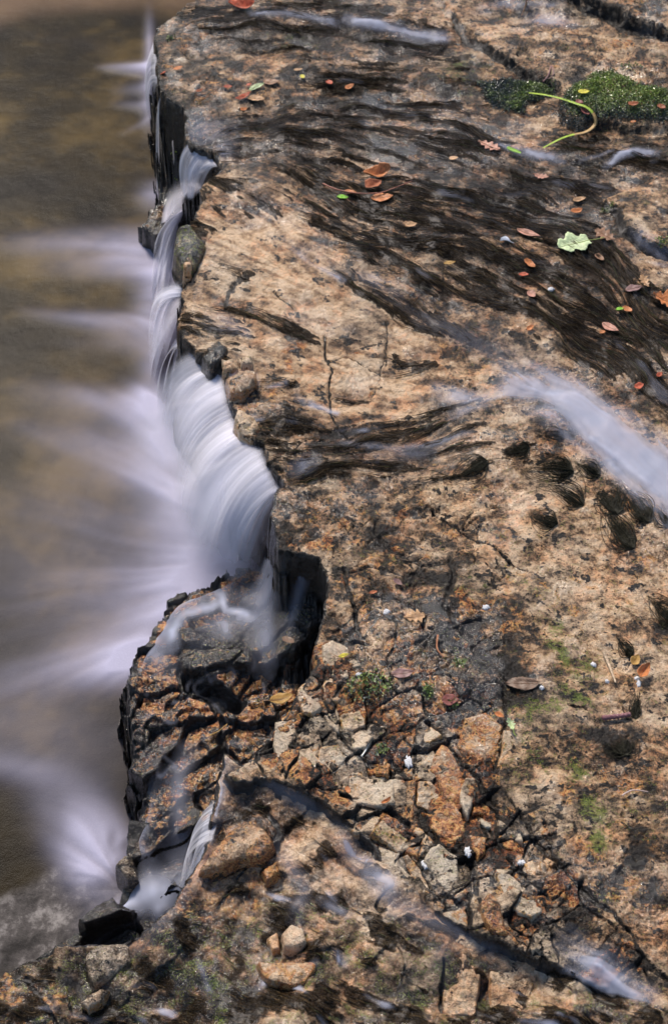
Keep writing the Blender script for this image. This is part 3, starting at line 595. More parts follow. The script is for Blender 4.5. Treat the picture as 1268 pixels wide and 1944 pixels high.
def rock_material():
    q = NT('wet_sandstone'); a = q.at('cover'); b = q.at('stone')   # cover: algae, rust, moss   stone: tone, grey, dark   (alpha carries nothing)
    wetn = q.at('wetness')
    n1 = q.noise(28, 5, .62); n2 = q.noise(120, 5, .65); n3 = q.noise(480, 3, .6); n4 = q.noise(60, 4, .7, dist=.8)
    soft = q.math('SUBTRACT', 1.0, q.math('MULTIPLY', wetn[1], .65))          # under moving water the small texture washes out
    def dev(n, k): return q.math('MULTIPLY', q.math('MULTIPLY', q.math('SUBTRACT', n, .5), k * 2.5), soft)
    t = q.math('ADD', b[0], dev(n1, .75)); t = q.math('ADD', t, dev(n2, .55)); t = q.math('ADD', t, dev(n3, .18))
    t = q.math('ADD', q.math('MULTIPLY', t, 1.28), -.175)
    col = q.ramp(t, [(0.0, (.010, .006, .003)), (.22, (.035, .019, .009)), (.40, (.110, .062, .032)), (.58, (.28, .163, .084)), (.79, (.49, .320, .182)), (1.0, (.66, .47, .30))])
    bl1 = q.step(q.noise(46, 8, .72, dist=.6), .555, .60); bl2 = q.step(q.noise(75, 8, .75, dist=.4), .585, .615)
    col = q.mix(q.math('MULTIPLY', bl1, .30), col, q.mix(1.0, col, (1.35, 1.35, 1.35), 'MULTIPLY')); col = q.mix(q.math('MULTIPLY', q.math('MULTIPLY', bl2, q.math('SUBTRACT', .55, q.math('MULTIPLY', b[1], .4))), q.math('SUBTRACT', 1.0, q.math('MULTIPLY', wetn[1], .8))), col, q.mix(1.0, col, (.28, .24, .20), 'MULTIPLY'))
    g = q.ramp(t, [(0.0, (.020, .015, .010)), (.25, (.10, .073, .048)), (.5, (.30, .235, .165)), (.75, (.46, .375, .275)), (1.0, (.58, .49, .37))])
    col = q.mix(b[1], col, g)
    ox = q.step(q.math('ADD', q.noise(17, 5, .65, dist=.5), dev(n2, .35)), .50, .66); col = q.mix(q.math('MULTIPLY', ox, q.math('SUBTRACT', .34, q.math('MULTIPLY', b[1], .30), clamp=True)), col, q.mix(1.0, col, (1.25, .62, .26), 'MULTIPLY'))
    rm = q.step(q.math('ADD', a[1], q.math('ADD', dev(n4, 1.1), dev(n2, .9))), .35, .75)
    rc = q.ramp(q.math('ADD', q.math('ADD', n4, dev(n2, .8)), dev(n3, .3)), [(.3, (.09, .022, .008)), (.45, (.30, .085, .022)), (.58, (.52, .20, .05)), (.72, (.62, .36, .13))])
    col = q.mix(q.math('MULTIPLY', rm, .85), col, rc)
    mm = q.step(q.math('ADD', a[2], q.math('ADD', dev(n4, 1.0), dev(n3, 1.2))), .30, .80)
    mc = q.ramp(n3, [(.3, (.03, .04, .006)), (.55, (.13, .17, .02)), (.75, (.26, .33, .04))])
    col = q.mix(q.math('MULTIPLY', mm, .8), col, mc)
    # black where the dark map plus noise runs high
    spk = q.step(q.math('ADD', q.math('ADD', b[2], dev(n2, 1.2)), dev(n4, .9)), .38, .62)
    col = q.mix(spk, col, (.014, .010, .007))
    dots = q.step(q.math('ADD', n3, dev(n1, .8)), .66, .74)
    col = q.mix(q.math('MULTIPLY', dots, q.math('SUBTRACT', .30, q.math('MULTIPLY', b[1], .22))), col, (.03, .02, .013))
    am = q.step(q.math('ADD', a[0], q.math('ADD', dev(n2, .5), dev(n3, .7))), .30, .72)
    ac = q.ramp(n3, [(.3, (.006, .004, .002)), (.55, (.022, .014, .007)), (.75, (.08, .052, .026))])
    col = q.mix(q.math('MULTIPLY', am, .96), col, ac)
    q.put(q.p.inputs['Base Color'], col)
    wv = wetn[0]
    rgh = q.math('SUBTRACT', .44, q.math('MULTIPLY', wv, .34)); rgh = q.math('ADD', rgh, q.math('MULTIPLY', q.math('SUBTRACT', n2, .5), .4), clamp=True)
    q.put(q.p.inputs['Roughness'], q.math('MAXIMUM', rgh, .12))
    nrm = q.bump(n1, .012, .7); nrm = q.bump(n2, .0055, .9, nrm); nrm = q.bump(n3, .0010, .8, nrm); nrm = q.bump(bl2, .0018, 1.0, nrm); q.put(q.p.inputs['Specular IOR Level'], q.math('SUBTRACT', .34, q.math('MULTIPLY', am, .26)))
    q.put(q.p.inputs['Normal'], nrm)
    cw = q.step(q.math('ADD', wv, dev(n1, 1.0)), .35, .75)
    q.put(q.p.inputs['Coat Weight'], q.math('MULTIPLY', cw, q.math('SUBTRACT', .8, q.math('MULTIPLY', am, .72)))); q.p.inputs['Coat Roughness'].default_value = .07
    cn = q.bump(n2, .004, 1.0, q.bump(q.noise(230, 1, .5), .0035, 1.0)); q.put(q.p.inputs['Coat Normal'], cn)
    return q.m
ROCK = rock_material()

def veil_material(name, col=(.88, .83, .92), gain=1.0):
    q = NT(name); a = q.at('veil')
    q.p.inputs['Base Color'].default_value = col + (1,); q.p.inputs['Roughness'].default_value = .55
    q.p.inputs['Specular IOR Level'].default_value = .3
    tr = q.new('ShaderNodeBsdfTransparent'); tl = q.new('ShaderNodeBsdfTranslucent'); tl.inputs[0].default_value = col + (1,)
    m1 = q.new('ShaderNodeMixShader'); m1.inputs[0].default_value = .35; q.l.new(q.p.outputs[0], m1.inputs[1]); q.l.new(tl.outputs[0], m1.inputs[2])
    m2 = q.new('ShaderNodeMixShader'); q.put(m2.inputs[0], q.math('MULTIPLY', a[0], gain, clamp=True)); q.l.new(tr.outputs[0], m2.inputs[1]); q.l.new(m1.outputs[0], m2.inputs[2])
    q.l.new(m2.outputs[0], q.out.inputs[0]); return q.m
VEIL = veil_material('aerated_water', (.62, .66, .84)); FALLM = veil_material('falling_water', (.90, .89, .97))  # bluish tint of the sky light is put into the water colour

# ------------------------------------------------------------------ bedrock mesh
V = np.stack([WX, WY, H], -1)
rock = mesh('rock_shelf', V, gridfaces(NY, NX), ROCK)
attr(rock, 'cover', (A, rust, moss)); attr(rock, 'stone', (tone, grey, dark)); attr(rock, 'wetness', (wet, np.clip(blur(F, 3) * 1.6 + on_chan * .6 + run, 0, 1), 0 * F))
tag(rock, kind='structure')
# thin aerated water running over the rock, painted highlights included
FS = blur(H, 4) + .004; deep = sstep(.02, -.06, blur(on_shelf + on_chan, 3) - .5) 
FS = FS * (1 - deep) + (blur(H, 11) + .014) * deep; FH = np.maximum(FS, H + .0012) * (1 - deep) + FS * deep + .010 * sstep(.4, 1, F) * on_shelf
FH = blur(FH.astype(np.float32), 1)
cell = (F[:-1, :-1] + F[1:, :-1] + F[1:, 1:] + F[:-1, 1:]) > 0.0
steep = (blur(slope.astype(np.float32), 1)[:-1, :-1] < 6)
fv_, ff_, mm_ = compact(np.stack([WX, WY, FH], -1), gridfaces(NY, NX, cell & steep), F)
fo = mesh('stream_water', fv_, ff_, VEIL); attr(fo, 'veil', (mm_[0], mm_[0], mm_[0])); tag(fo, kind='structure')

# clear shallow water, smoothed by its own run
WZ = Zs(); area(WZ, [(420, 200), (900, 190), (1040, 280), (1268, 420), (1500, 700), (1268, 800), (1000, 680), (800, 620), (600, 500), (430, 400), (370, 330), (360, 250)], 1, 20); area(WZ, [(340, 0), (900, 0), (1000, 60), (880, 120), (330, 90)], 1, 20)
area(WZ, [(490, 760), (900, 740), (960, 860), (860, 920), (560, 920)], .9, 20); area(WZ, [(380, 350), (640, 480), (860, 620), (860, 720), (600, 800), (450, 700), (345, 620)], .6, 30)
WZ = np.maximum(WZ * sstep(0, 6, d_shelf), sstep(2, 10, d_chan) * (1 - on_shelf)); WH = blur(H, 5) + .0035 + .0022 * LICC * .5 + .003 * fbm(WX * 30, WY * 30, 3, 331)
WH = blur(WH.astype(np.float32), 2)
cw_ = (WZ[:-1, :-1] > .02) & (WZ[1:, 1:] > .02)
v_, f_, m_ = compact(np.stack([WX, WY, WH], -1), gridfaces(NY, NX, cw_), WZ)
q = NT('clear_water'); a = q.at('veil'); gl = q.new('ShaderNodeBsdfGlossy'); gl.inputs['Roughness'].default_value = .28; gl.inputs['Color'].default_value = (.93, .93, 1, 1)
tr = q.new('ShaderNodeBsdfTransparent'); fr = q.new('ShaderNodeFresnel'); fr.inputs['IOR'].default_value = 1.33; nb = q.bump(q.noise(55, 2, .5), .004, .5); q.put(gl.inputs['Normal'], nb); q.put(fr.inputs['Normal'], nb)
mx_ = q.new('ShaderNodeMixShader'); q.put(mx_.inputs[0], q.math('MULTIPLY', fr.outputs[0], q.math('MULTIPLY', a[0], .14), clamp=True)); q.l.new(tr.outputs[0], mx_.inputs[1]); q.l.new(gl.outputs[0], mx_.inputs[2]); q.l.new(mx_.outputs[0], q.out.inputs[0])
wo = mesh('shallow_water', v_, f_, q.m); attr(wo, 'veil', (m_[0], 0., 0.)); tag(wo, kind='structure')

# outer ground far below/around
ob = mesh('stream_bed', [(-30, -20, -.55), (30, -20, -.55), (30, 60, -.55), (-30, 60, -.55)], [(0, 1, 2, 3)], ROCK)
attr(ob, 'cover', (.1, .1, .2)); attr(ob, 'stone', (.4, .1, .1)); attr(ob, 'wetness', (.4, 0., 0.)); tag(ob, kind='structure')

# ------------------------------------------------------------------ pool
PS = 3.0
px_ = np.arange(-520, 760, PS); py_ = np.arange(-320, 2000, PS); PX, PY = np.meshgrid(px_, py_); PX = PX.astype(np.float32); PY = PY.astype(np.float32)
PWX, PWY = plan(PX, PY, POOL_Z)
U = PX - 620.0; Vv = (PY - 1090.0) * sstep(500, 800, PY)
U2 = (PX - 235.0); V2 = (PY - 1690.0); kb = sstep(1330, 1600, PY)
U = U * (1 - kb) + U2 * kb; Vv = Vv * (1 - kb) + V2 * kb
l = np.sqrt(U * U + Vv * Vv) + 1e-6; U /= l; Vv /= l
wv_ = .25 * perlin(PWX * 6, PWY * 6, 201); U, Vv = U * np.cos(wv_) - Vv * np.sin(wv_), U * np.sin(wv_) + Vv * np.cos(wv_)
pn = blur(RNG.standard_normal(PX.shape).astype(np.float32), 2); P1 = lic(pn, U, Vv, 22, 5.0, -520, -320, PS, PX, PY)
pn = blur(RNG.standard_normal(PX.shape).astype(np.float32), 6); P2 = lic(pn, U, Vv, 24, 7.0, -520, -320, PS, PX, PY)
foam = np.zeros(PX.shape, np.float32); shade = np.zeros(PX.shape, np.float32)
def ell(m, x, y, rx, ry, a, v, mode='soft'):
    c, n = math.cos(R(a)), math.sin(R(a)); u = ((PX - x) * c + (PY - y) * n) / rx; w_ = (-(PX - x) * n + (PY - y) * c) / ry
    k = np.exp(-(u * u + w_ * w_)) * v
    if mode == 'soft': m += k * (1 - np.clip(m, 0, 1))
    else: m += k
def jet(x0, y0, x1, y1, w0, w1, v, p=1.2):
    """spray line thinning away from the fall at x0,y0"""
    ex, ey = x1 - x0, y1 - y0; L = ex * ex + ey * ey; t = ((PX - x0) * ex + (PY - y0) * ey) / L
    d = np.abs((PX - x0) * ey - (PY - y0) * ex) / math.sqrt(L); tt = np.clip(t, 0, 1)
    k = np.exp(-(d / (w0 + (w1 - w0) * tt)) ** 2) * (1 - tt) ** p * sstep(-.12, .02, t) * v
    globals()['foam'] += (k * (1 - np.clip(foam, 0, 1))).astype(np.float32)
jet(300, 132, 175, 127, 14, 6, .95, 1.0); jet(300, 165, 200, 175, 14, 14, .35); jet(300, 205, 200, 196, 12, 8, .4); jet(300, 222, 215, 262, 8, 6, .35)
ell(foam, 285, 100, 10, 60, 0, .5); ell(foam, 285, 200, 14, 50, 0, .4); ell(foam, 300, 372, 34, 26, 0, .55)
jet(330, 480, -30, 462, 42, 20, 1.0, .9); jet(330, 510, 20, 510, 30, 14, .5); ell(foam, 250, 487, 55, 20, 0, .6); ell(foam, 295, 560, 36, 60, 0, .75)
jet(330, 628, 20, 588, 26, 12, .85, 1.0); jet(320, 655, 90, 650, 26, 12, .4); ell(foam, 300, 690, 34, 60, 0, .6)
ell(foam, 285, 772, 46, 42, 0, .8); jet(340, 790, -20, 728, 40, 26, .75); ell(foam, 320, 850, 50, 60, 20, .9); jet(350, 880, -60, 790, 44, 34, .62); jet(360, 930, 20, 880, 30, 30, .45)
ell(foam, 350, 940, 60, 60, 30, .75); ell(foam, 400, 1060, 90, 110, 0, .8); jet(400, 1050, -100, 930, 70, 60, .35)
jet(420, 1100, 0, 1150, 50, 60, .6); jet(400, 1130, 60, 1250, 50, 50, .7); ell(foam, 250, 1262, 70, 38, -15, .85); jet(290, 1235, -120, 1330, 40, 40, .85)
ell(foam, 100, 1120, 260, 160, 0, .15); ell(foam, 60, 1390, 240, 80, 10, .20); ell(foam, 330, 1160, 60, 50, -45, .6)
ell(foam, 180, 1650, 50, 50, 40, .85); ell(foam, 165, 1590, 60, 70, -30, .6); jet(205, 1650, 60, 1450, 50, 60, .7, .8); jet(230, 1600, 150, 1480, 34, 30, .45); ell(foam, 30, 1460, 110, 30, 10, .3); ell(foam, 230, 1720, 70, 20, -25, .5)
calm = 1 - np.exp(-((PY - 1465) / 110) ** 2) * .95
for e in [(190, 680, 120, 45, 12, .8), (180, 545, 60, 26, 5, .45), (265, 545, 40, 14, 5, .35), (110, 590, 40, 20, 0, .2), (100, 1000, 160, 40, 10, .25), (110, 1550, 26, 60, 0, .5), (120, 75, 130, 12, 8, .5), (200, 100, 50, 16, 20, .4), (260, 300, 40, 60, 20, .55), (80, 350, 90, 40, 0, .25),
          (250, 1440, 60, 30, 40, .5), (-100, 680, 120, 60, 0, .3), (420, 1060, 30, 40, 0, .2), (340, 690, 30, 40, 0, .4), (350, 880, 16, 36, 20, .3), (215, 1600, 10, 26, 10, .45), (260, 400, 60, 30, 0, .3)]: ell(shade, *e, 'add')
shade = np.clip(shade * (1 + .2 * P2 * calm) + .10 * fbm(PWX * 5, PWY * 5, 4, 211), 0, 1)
foam = np.clip(foam, 0, 1) ** 1.22 * (1 - .6 * np.clip(shade, 0, 1))
foam = np.clip(1.08 * foam * (1 + (.11 * P1 + .17 * P2) * calm), 0, .97)
subm = seg_d(PX + 8 * perlin(PWX * 14, PWY * 14, 5), PY + 8 * perlin(PWX * 14, PWY * 14, 6), [(-200, 1780), (10, 1700), (60, 1680), (110, 1650), (150, 1660), (250, 1700), (200, 1780), (60, 1840), (-200, 1900)], True); subm = sstep(-14, 14, subm)
sand = sstep(60, -10, PY + 0.05 * PX + 25 * fbm(PWX * 5, PWY * 5, 3, 221))
q = NT('pool_water'); a = q.at('veil'); b = q.at('bed')
n1 = q.noise(3.2, 4, .55); n2 = q.noise(9, 3, .5); n3 = q.noise(420, 3, .7)
bedc = q.ramp(q.math('ADD', q.math('MULTIPLY', n1, .6), q.math('MULTIPLY', n2, .4)), [(.38, (.005, .003, .001)), (.5, (.022, .0145, .0045)), (.64, (.095, .062, .019))])
bedc = q.mix(b[1], bedc, q.ramp(q.noise(26, 5, .7), [(.35, (.02, .018, .018)), (.52, (.07, .062, .060)), (.66, (.24, .22, .21))]))
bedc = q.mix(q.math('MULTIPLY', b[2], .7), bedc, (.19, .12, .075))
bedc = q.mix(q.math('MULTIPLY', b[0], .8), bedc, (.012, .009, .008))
fc = q.mix(q.math('MULTIPLY', q.math('SUBTRACT', n3, .5), .6, clamp=True), (.42, .41, .54), (.80, .79, .93))  # violet cast of the sky light painted into the foam colour
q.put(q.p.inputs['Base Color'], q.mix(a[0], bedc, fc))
q.put(q.p.inputs['Roughness'], q.math('ADD', .28, q.math('MULTIPLY', a[0], .5))); q.p.inputs['Specular IOR Level'].default_value = .03
q.put(q.p.inputs['Normal'], q.bump(q.noise(18, 3, .5), .004, .35, q.bump(n3, .0006, .6)))
PZ = POOL_Z + .012 * foam 
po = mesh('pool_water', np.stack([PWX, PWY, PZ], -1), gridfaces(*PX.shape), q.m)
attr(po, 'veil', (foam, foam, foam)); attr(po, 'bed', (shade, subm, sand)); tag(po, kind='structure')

# ------------------------------------------------------------------ falling water
def fall(name, lips, bases, zb, dens, seed, label, fade=.15, ribs=22, lay=2, edge=.08, low_fade=.75):
    root = D.objects.new(name, None); COL.objects.link(root)
    ns, nt_ = max(40, 26 * len(lips)), 46
    sp_ = np.linspace(0, 1, len(lips)); S = np.linspace(0, 1, ns); T = np.linspace(0, 1, nt_)
    L3 = np.array([spot(*p, .004) for p in lips]); bx, by = plan([p[0] for p in bases], [p[1] for p in bases], zb)
    li = np.stack([np.interp(S, sp_, L3[:, i]) for i in range(3)], 1)
    ba = np.stack([np.interp(S, sp_, bx), np.interp(S, sp_, by), np.full(ns, zb + .006)], 1)
    root.location = tuple(ba.mean(0)); c = ba.mean(0)
    for k in range(lay):
        t = T[:, None, None]; j = perlin(S * 14, 0 * S + k * 3.1, seed)
        P = li[None] * (1 - t) + ba[None] * t
        P[:, :, 2] = li[None, :, 2] + (ba[None, :, 2] - li[None, :, 2]) * (0.12 * T[:, None] + .88 * T[:, None] ** 2.0)
        ss = S[None, :]; tt = T[:, None]
        rb = perlin(ss * ribs + .25 * perlin(ss * 4, tt * 2, seed + 4), tt * .8 + k * 9, seed + 1) + .6 * perlin(ss * ribs * 2.7, tt * .9 + k * 5, seed + 2)
        P[:, :, 0] += -(.012 * k) * np.sin(np.pi * tt * .9) - .0035 * rb * sstep(0, .25, tt) * (1 - .7 * tt); P[:, :, 2] += .002 * rb * (1 - .7 * tt)
        rk = (1 - .85 * sstep(.05, .6, tt)); al = dens * (.66 + .42 * rb * rk + .3 * perlin(ss * ribs * 6, tt * 1.5, seed + 3) * rk + .9 * perlin(ss * max(3, ribs * .3), tt * 2.2 + k, seed + 6) * sstep(.1, .7, tt)) * sstep(0, fade, tt) * (1 - sstep(low_fade, 1, tt)) * sstep(0, edge, ss) * sstep(1, 1 - edge, ss)
        al = al * (.80 + .7 * perlin(ss * 1.6 * len(lips), tt * .7 + k * .5, seed + 9)); al = np.clip(al, 0, .97)
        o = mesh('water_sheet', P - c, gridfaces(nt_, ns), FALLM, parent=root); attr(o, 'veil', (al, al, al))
    tag(root, label, 'waterfall'); return root
fall('waterfall', [(362, 662), (400, 697), (425, 712), (436, 760), (447, 790), (458, 828), (500, 852), (512, 885), (535, 928), (516, 972)],
     [(305, 830), (318, 870), (328, 910), (338, 960), (342, 1000), (352, 1050), (378, 1105), (410, 1135), (455, 1150), (505, 1120)], -.235, .95, 301, 'broad silky white waterfall pouring over the ragged lip in the middle of the shelf', .10, 17, 3, .10, .45)
_r = fall('fall_mist', [(420, 712), (436, 760), (450, 810), (500, 852), (530, 928), (516, 972)], [(215, 780), (225, 900), (235, 1000), (262, 1110), (300, 1190), (420, 1180)], POOL_Z, .24, 391, '', .35, 5, 3, .25, .25); _r.name = 'spray'
_r['label'] = 'pale spray drifting left from the widest fall in the middle'; _r['category'] = 'spray'
fall('waterfall', [(352, 538), (347, 565), (340, 598), (336, 628), (352, 655)], [(298, 650), (292, 700), (296, 760), (308, 800), (325, 830)], POOL_Z, .95, 311, 'smooth curved waterfall just below the dark mossy lump on the rim', .12, 7, 3, .12, .5)
fall('waterfall', [(392, 352), (374, 378), (352, 398), (340, 430), (333, 470), (338, 505)], [(318, 430), (306, 480), (300, 520), (298, 560), (300, 600), (306, 640)], POOL_Z, .95, 321, 'white waterfall sliding past the mossy lump on the rim into the pool', .08, 5, 3, .15, .50)
fall('waterfall', [(360, 268), (376, 282), (398, 294), (416, 318)], [(348, 370), (356, 384), (366, 386), (384, 366)], -.10, .85, 331, 'short glassy waterfall in the notch of the upper rim', .05, 8, 2, .08, .92)
fall('waterfall', [(292, 48), (294, 70), (300, 105), (300, 140), (303, 168)], [(278, 190), (280, 210), (284, 230), (288, 250), (294, 272)], POOL_Z, .85, 341, 'distant pale waterfall at the topmost end of the rim', .08, 8, 2, .12, .7)
fall('water_thread', [(302, 184), (304, 182), (307, 180), (310, 179)], [(298, 368), (300, 372), (304, 374), (308, 372)], POOL_Z, .95, 351, 'long single thread of water falling in front of the dark recess', .04, 1.5, 1, .3, .95)
fall('water_thread', [(326, 268), (328, 267), (330, 266)], [(332, 352), (335, 353), (338, 352)], -.2, .6, 361, 'thin drip of water in the dark recess nearer the notch', .1, 1.5, 1, .3, .9)
fall('waterfall', [(424, 1512), (416, 1535), (412, 1570), (405, 1600)], [(372, 1640), (362, 1665), (352, 1690), (345, 1710)], -.19, .8, 371, 'small waterfall beside the brown rocks at the lower left', .08, 8, 2, .12, .85)

#@@PART2
# ------------------------------------------------------------------ tubes, ribbons
def tube_mesh(name, paths, radii, mat, parent=None, sides=3, origin=(0, 0, 0), col=None):
    """paths (n, k, 3), radii (n, k) -> one mesh of closed thin tubes"""
    P = np.asarray(paths, float) - np.asarray(origin, float); n, k, _ = P.shape
    Tn = np.gradient(P, axis=1); Tn /= np.linalg.norm(Tn, axis=2, keepdims=True) + 1e-9
    up_ = np.zeros_like(Tn); up_[..., 2] = 1; up_[..., 0] = .13
    A_ = np.cross(Tn, up_); A_ /= np.linalg.norm(A_, axis=2, keepdims=True) + 1e-9; B_ = np.cross(A_, Tn)
    ang = np.arange(sides) * 2 * np.pi / sides
    r = np.asarray(radii)[..., None, None]
    VV = P[:, :, None, :] + r * (A_[:, :, None, :] * np.cos(ang)[None, None, :, None] + B_[:, :, None, :] * np.sin(ang)[None, None, :, None])
    idx = np.arange(n * k * sides).reshape(n, k, sides); nx_ = np.roll(idx, -1, axis=2)
    Fq = np.stack([idx[:, :-1], idx[:, 1:], nx_[:, 1:], nx_[:, :-1]], -1).reshape(-1, 4)
    o = mesh(name, VV.reshape(-1, 3), Fq, mat, parent=parent)
    if parent is None: o.location = origin
    if col is not None:
        c = np.repeat(np.asarray(col), k * sides, axis=0); attr(o, 'tint', (c[:, 0], c[:, 1], c[:, 2]))
    return o
def smooth_path(pts, k=24):
    pts = np.asarray(pts, float); n = len(pts)
    if n == 2: return np.array([pts[0] + (pts[1] - pts[0]) * t for t in np.linspace(0, 1, k)])
    out = []
    for u in np.linspace(0, n - 1.0001, k):
        i = int(u); t = u - i; p0 = pts[max(i - 1, 0)]; p1 = pts[i]; p2 = pts[i + 1]; p3 = pts[min(i + 2, n - 1)]
        out.append(.5 * ((2 * p1) + (-p0 + p2) * t + (2 * p0 - 5 * p1 + 4 * p2 - p3) * t * t + (-p0 + 3 * p1 - 3 * p2 + p3) * t ** 3))
    return np.array(out)
def onground(pts, lift=.003, k=24):
    return smooth_path([spot(p[0], p[1], lift if len(p) < 3 else p[2]) for p in pts], k)
def simple_mat(name, c, rough=.5, var=.35, scale=90, bump=.002, coat=0., tint=False, trans=0.):
    q = NT(name); n = q.noise(scale, 4, .6); n_ = q.noise(scale * 5, 2, .6)
    base = q.mix(q.math('MULTIPLY', q.math('SUBTRACT', n, .3), 2.2, clamp=True), tuple(x * (1 - var) for x in c), tuple(min(1, x * (1 + var)) for x in c))
    if tint:
        a = q.new('ShaderNodeAttribute', attribute_name='tint'); base = q.mix(1.0, base, a.outputs['Color'], 'MULTIPLY')
    q.put(q.p.inputs['Base Color'], base); q.p.inputs['Roughness'].default_value = rough; q.p.inputs['Coat Weight'].default_value = coat; q.p.inputs['Coat Roughness'].default_value = .12
    q.put(q.p.inputs['Normal'], q.bump(n_, bump, .8)); return q.m

# ------------------------------------------------------------------ streaming algae hair
HAIR = simple_mat('wet_algae', (1, 1, 1), .34, .2, tint=True, coat=0.)
HAIR.node_tree.nodes['Principled BSDF'].inputs['Specular IOR Level'].default_value = .15
def grow_hair(name, mask, n, seg, lmin, lmax, rad, seed, lift=.0022):
    rg = np.random.default_rng(seed)
    pr = (mask * (np.abs(WX) < 2)).ravel().astype(np.float64); pr /= pr.sum()
    ii = rg.choice(pr.size, n, p=pr); x = CX.ravel()[ii] + rg.uniform(-2, 2, n); y = CY.ravel()[ii] + rg.uniform(-2, 2, n)
    Ls = rg.uniform(lmin, lmax, n) / seg; cl = perlin(x / 22, y / 22, seed)
    PT = np.zeros((n, seg + 1, 3)); wob_ = rg.normal(0, .10, n) + .5 * cl
    for k in range(seg + 1):
        wx, wy = plan(x, y); t = k / seg
        PT[:, k, 0] = wx; PT[:, k, 1] = wy; PT[:, k, 2] = bil(H, x, y, X0, Y0, ST) + lift * (.3 + 1.2 * math.sin(math.pi * min(1, t * 1.2 + .05))) * (1 + .8 * cl)
        U_ = bil(FU, x, y, X0, Y0, ST); V_ = bil(FV, x, y, X0, Y0, ST); a_ = wob_ * math.cos(t * 3.0)
        x = x + Ls * (U_ * np.cos(a_) - V_ * np.sin(a_)); y = y + Ls * (U_ * np.sin(a_) + V_ * np.cos(a_))
    rr = rad * np.concatenate([[.6], np.linspace(1.1, .25, seg)])[None, :] * rg.uniform(.6, 1.3, n)[:, None]
    c = np.array([.022, .013, .005])[None] * rg.uniform(.2, 1.7, n)[:, None]; ol = rg.random(n) < .20; c[ol] = np.array([.13, .085, .040]) * rg.uniform(.6, 1.5, ol.sum())[:, None]
    gr_ = rg.random(n) < .05; c[gr_] = (.06, .07, .02)
    o = tube_mesh(name, PT, rr, HAIR, col=c); return o
hm = np.clip(A, 0, 1) * on_shelf * (blur(alg, 3) > .2)
h1 = grow_hair('streaming_algae', hm ** 1.3 * (1 - np.clip(F * 1.6, 0, 1)), 5200, 8, 26, 84, .00060, 5)
tag(h1, kind='stuff')
hm2 = np.clip(A, 0, 1) * on_chan
h2 = grow_hair('stream_algae', hm2, 1300, 6, 12, 34, .0006, 6, .0010); tag(h2, kind='stuff')

# single tufts of algae stranded on the bare stone
def tuft(root, tips, n, label, seed, spread=10, loop=.19, rad=.00065, lift=.004):
    rg = np.random.default_rng(seed); PT = []; o0 = spot(*root)
    for i in range(n):
        tp = tips[i % len(tips)]; t_ = rg.uniform(.45, 1.0)
        ex = root[0] + (tp[0] - root[0]) * t_ + rg.normal(0, spread * .6); ey = root[1] + (tp[1] - root[1]) * t_ + rg.normal(0, spread * .4)
        nx_, ny_ = -(ey - root[1]), ex - root[0]; b = rg.normal(0, loop)
        m1 = (root[0] + (ex - root[0]) * .3 + nx_ * b, root[1] + (ey - root[1]) * .3 + ny_ * b); m2 = (root[0] + (ex - root[0]) * .72 + nx_ * b * .8, root[1] + (ey - root[1]) * .72 + ny_ * b * .8)
        xy = smooth_path([root, m1, m2, (ex, ey)], 12); P = []
        li = rg.uniform(.2, 1) * lift
        for k, (a, b_) in enumerate(xy):
            xw, yw = plan(a, b_); P.append((float(xw), float(yw), float(bil(H, a, b_, X0, Y0, ST)) + .0012 + li * math.sin(math.pi * k / 11)))
        PT.append(P)
    PT = np.array(PT); rr = rad * np.linspace(1.2, .4, 12)[None] * rg.uniform(.7, 1.2, n)[:, None]
    c = np.array([.014, .013, .007])[None] * rg.uniform(.4, 2.4, n)[:, None]
    o = tube_mesh('algae_tuft', PT, rr, HAIR, origin=o0, col=c); tag(o, label, 'algae tuft', 'stranded tufts of thread algae')
TF = [((1057, 1001), [(1000, 984), (1004, 976), (1010, 990)], 60, 'small oval tuft of dark thread algae alone on pale stone, left of the big swirl', 3),
 ((1107, 961), [(1030, 920), (1040, 916), (1060, 928)], 60, 'loose slim tuft of thread algae above the small oval one', 6),
 ((1170, 978), [(1130, 940), (1140, 922), (1170, 918)], 170, 'large round swirl of black thread algae beside the rushing white water', 12),
 ((1203, 1040), [(1130, 950), (1160, 990), (1150, 975)], 110, 'long tapering tuft of thread algae hanging below the big swirl', 8),
 ((1230, 992), [(1170, 920), (1200, 930), (1215, 950)], 110, 'thread algae clump touching the right side of the big swirl', 9),
 ((1270, 1000), [(1235, 962), (1250, 960)], 50, 'faint algae tuft at the edge of the white water near the right border', 8),
 ((1138, 902), [(1090, 876), (1110, 872), (1095, 882)], 80, 'smooth arched tuft of algae under the rushing white water', 6),
 ((1088, 898), [(1010, 890), (1020, 878), (985, 900)], 90, 'dark knotted algae tuft with brown fringe left of the arched one', 9),
 ((1004, 856), [(950, 872), (970, 862), (955, 876)], 80, 'plump wet algae tuft at the end of the dark ridge', 5),
 ((925, 884), [(880, 904), (850, 918), (890, 900)], 110, 'glossy curved ridge of wet algae at the border of the pale stone', 5),
 ((1290, 1180), [(1215, 1118), (1230, 1128), (1245, 1140)], 70, 'long dark algae strand crossing the right border below the white water', 5),
 ((1200, 1240), [(1170, 1204), (1182, 1212)], 40, 'thin algae strand above the two curled orange leaves', 4),
 ((1206, 1362), [(1206, 1312), (1214, 1330)], 50, 'narrow dark algae streak below the curled orange leaf', 4),
 ((1070, 830), [(1020, 835), (1040, 828)], 40, 'small black algae tuft touching the lower rim of the white water', 5),
 ((1185, 1440), [(1140, 1410), (1170, 1400), (1200, 1400)], 90, 'dark velvety algae patch on the brown stone below the purple twig', 14)]
for i, (r_, t_, n_, l_, s_) in enumerate(TF): tuft(r_, t_, int(n_ * 1.0), l_, 900 + i, s_)

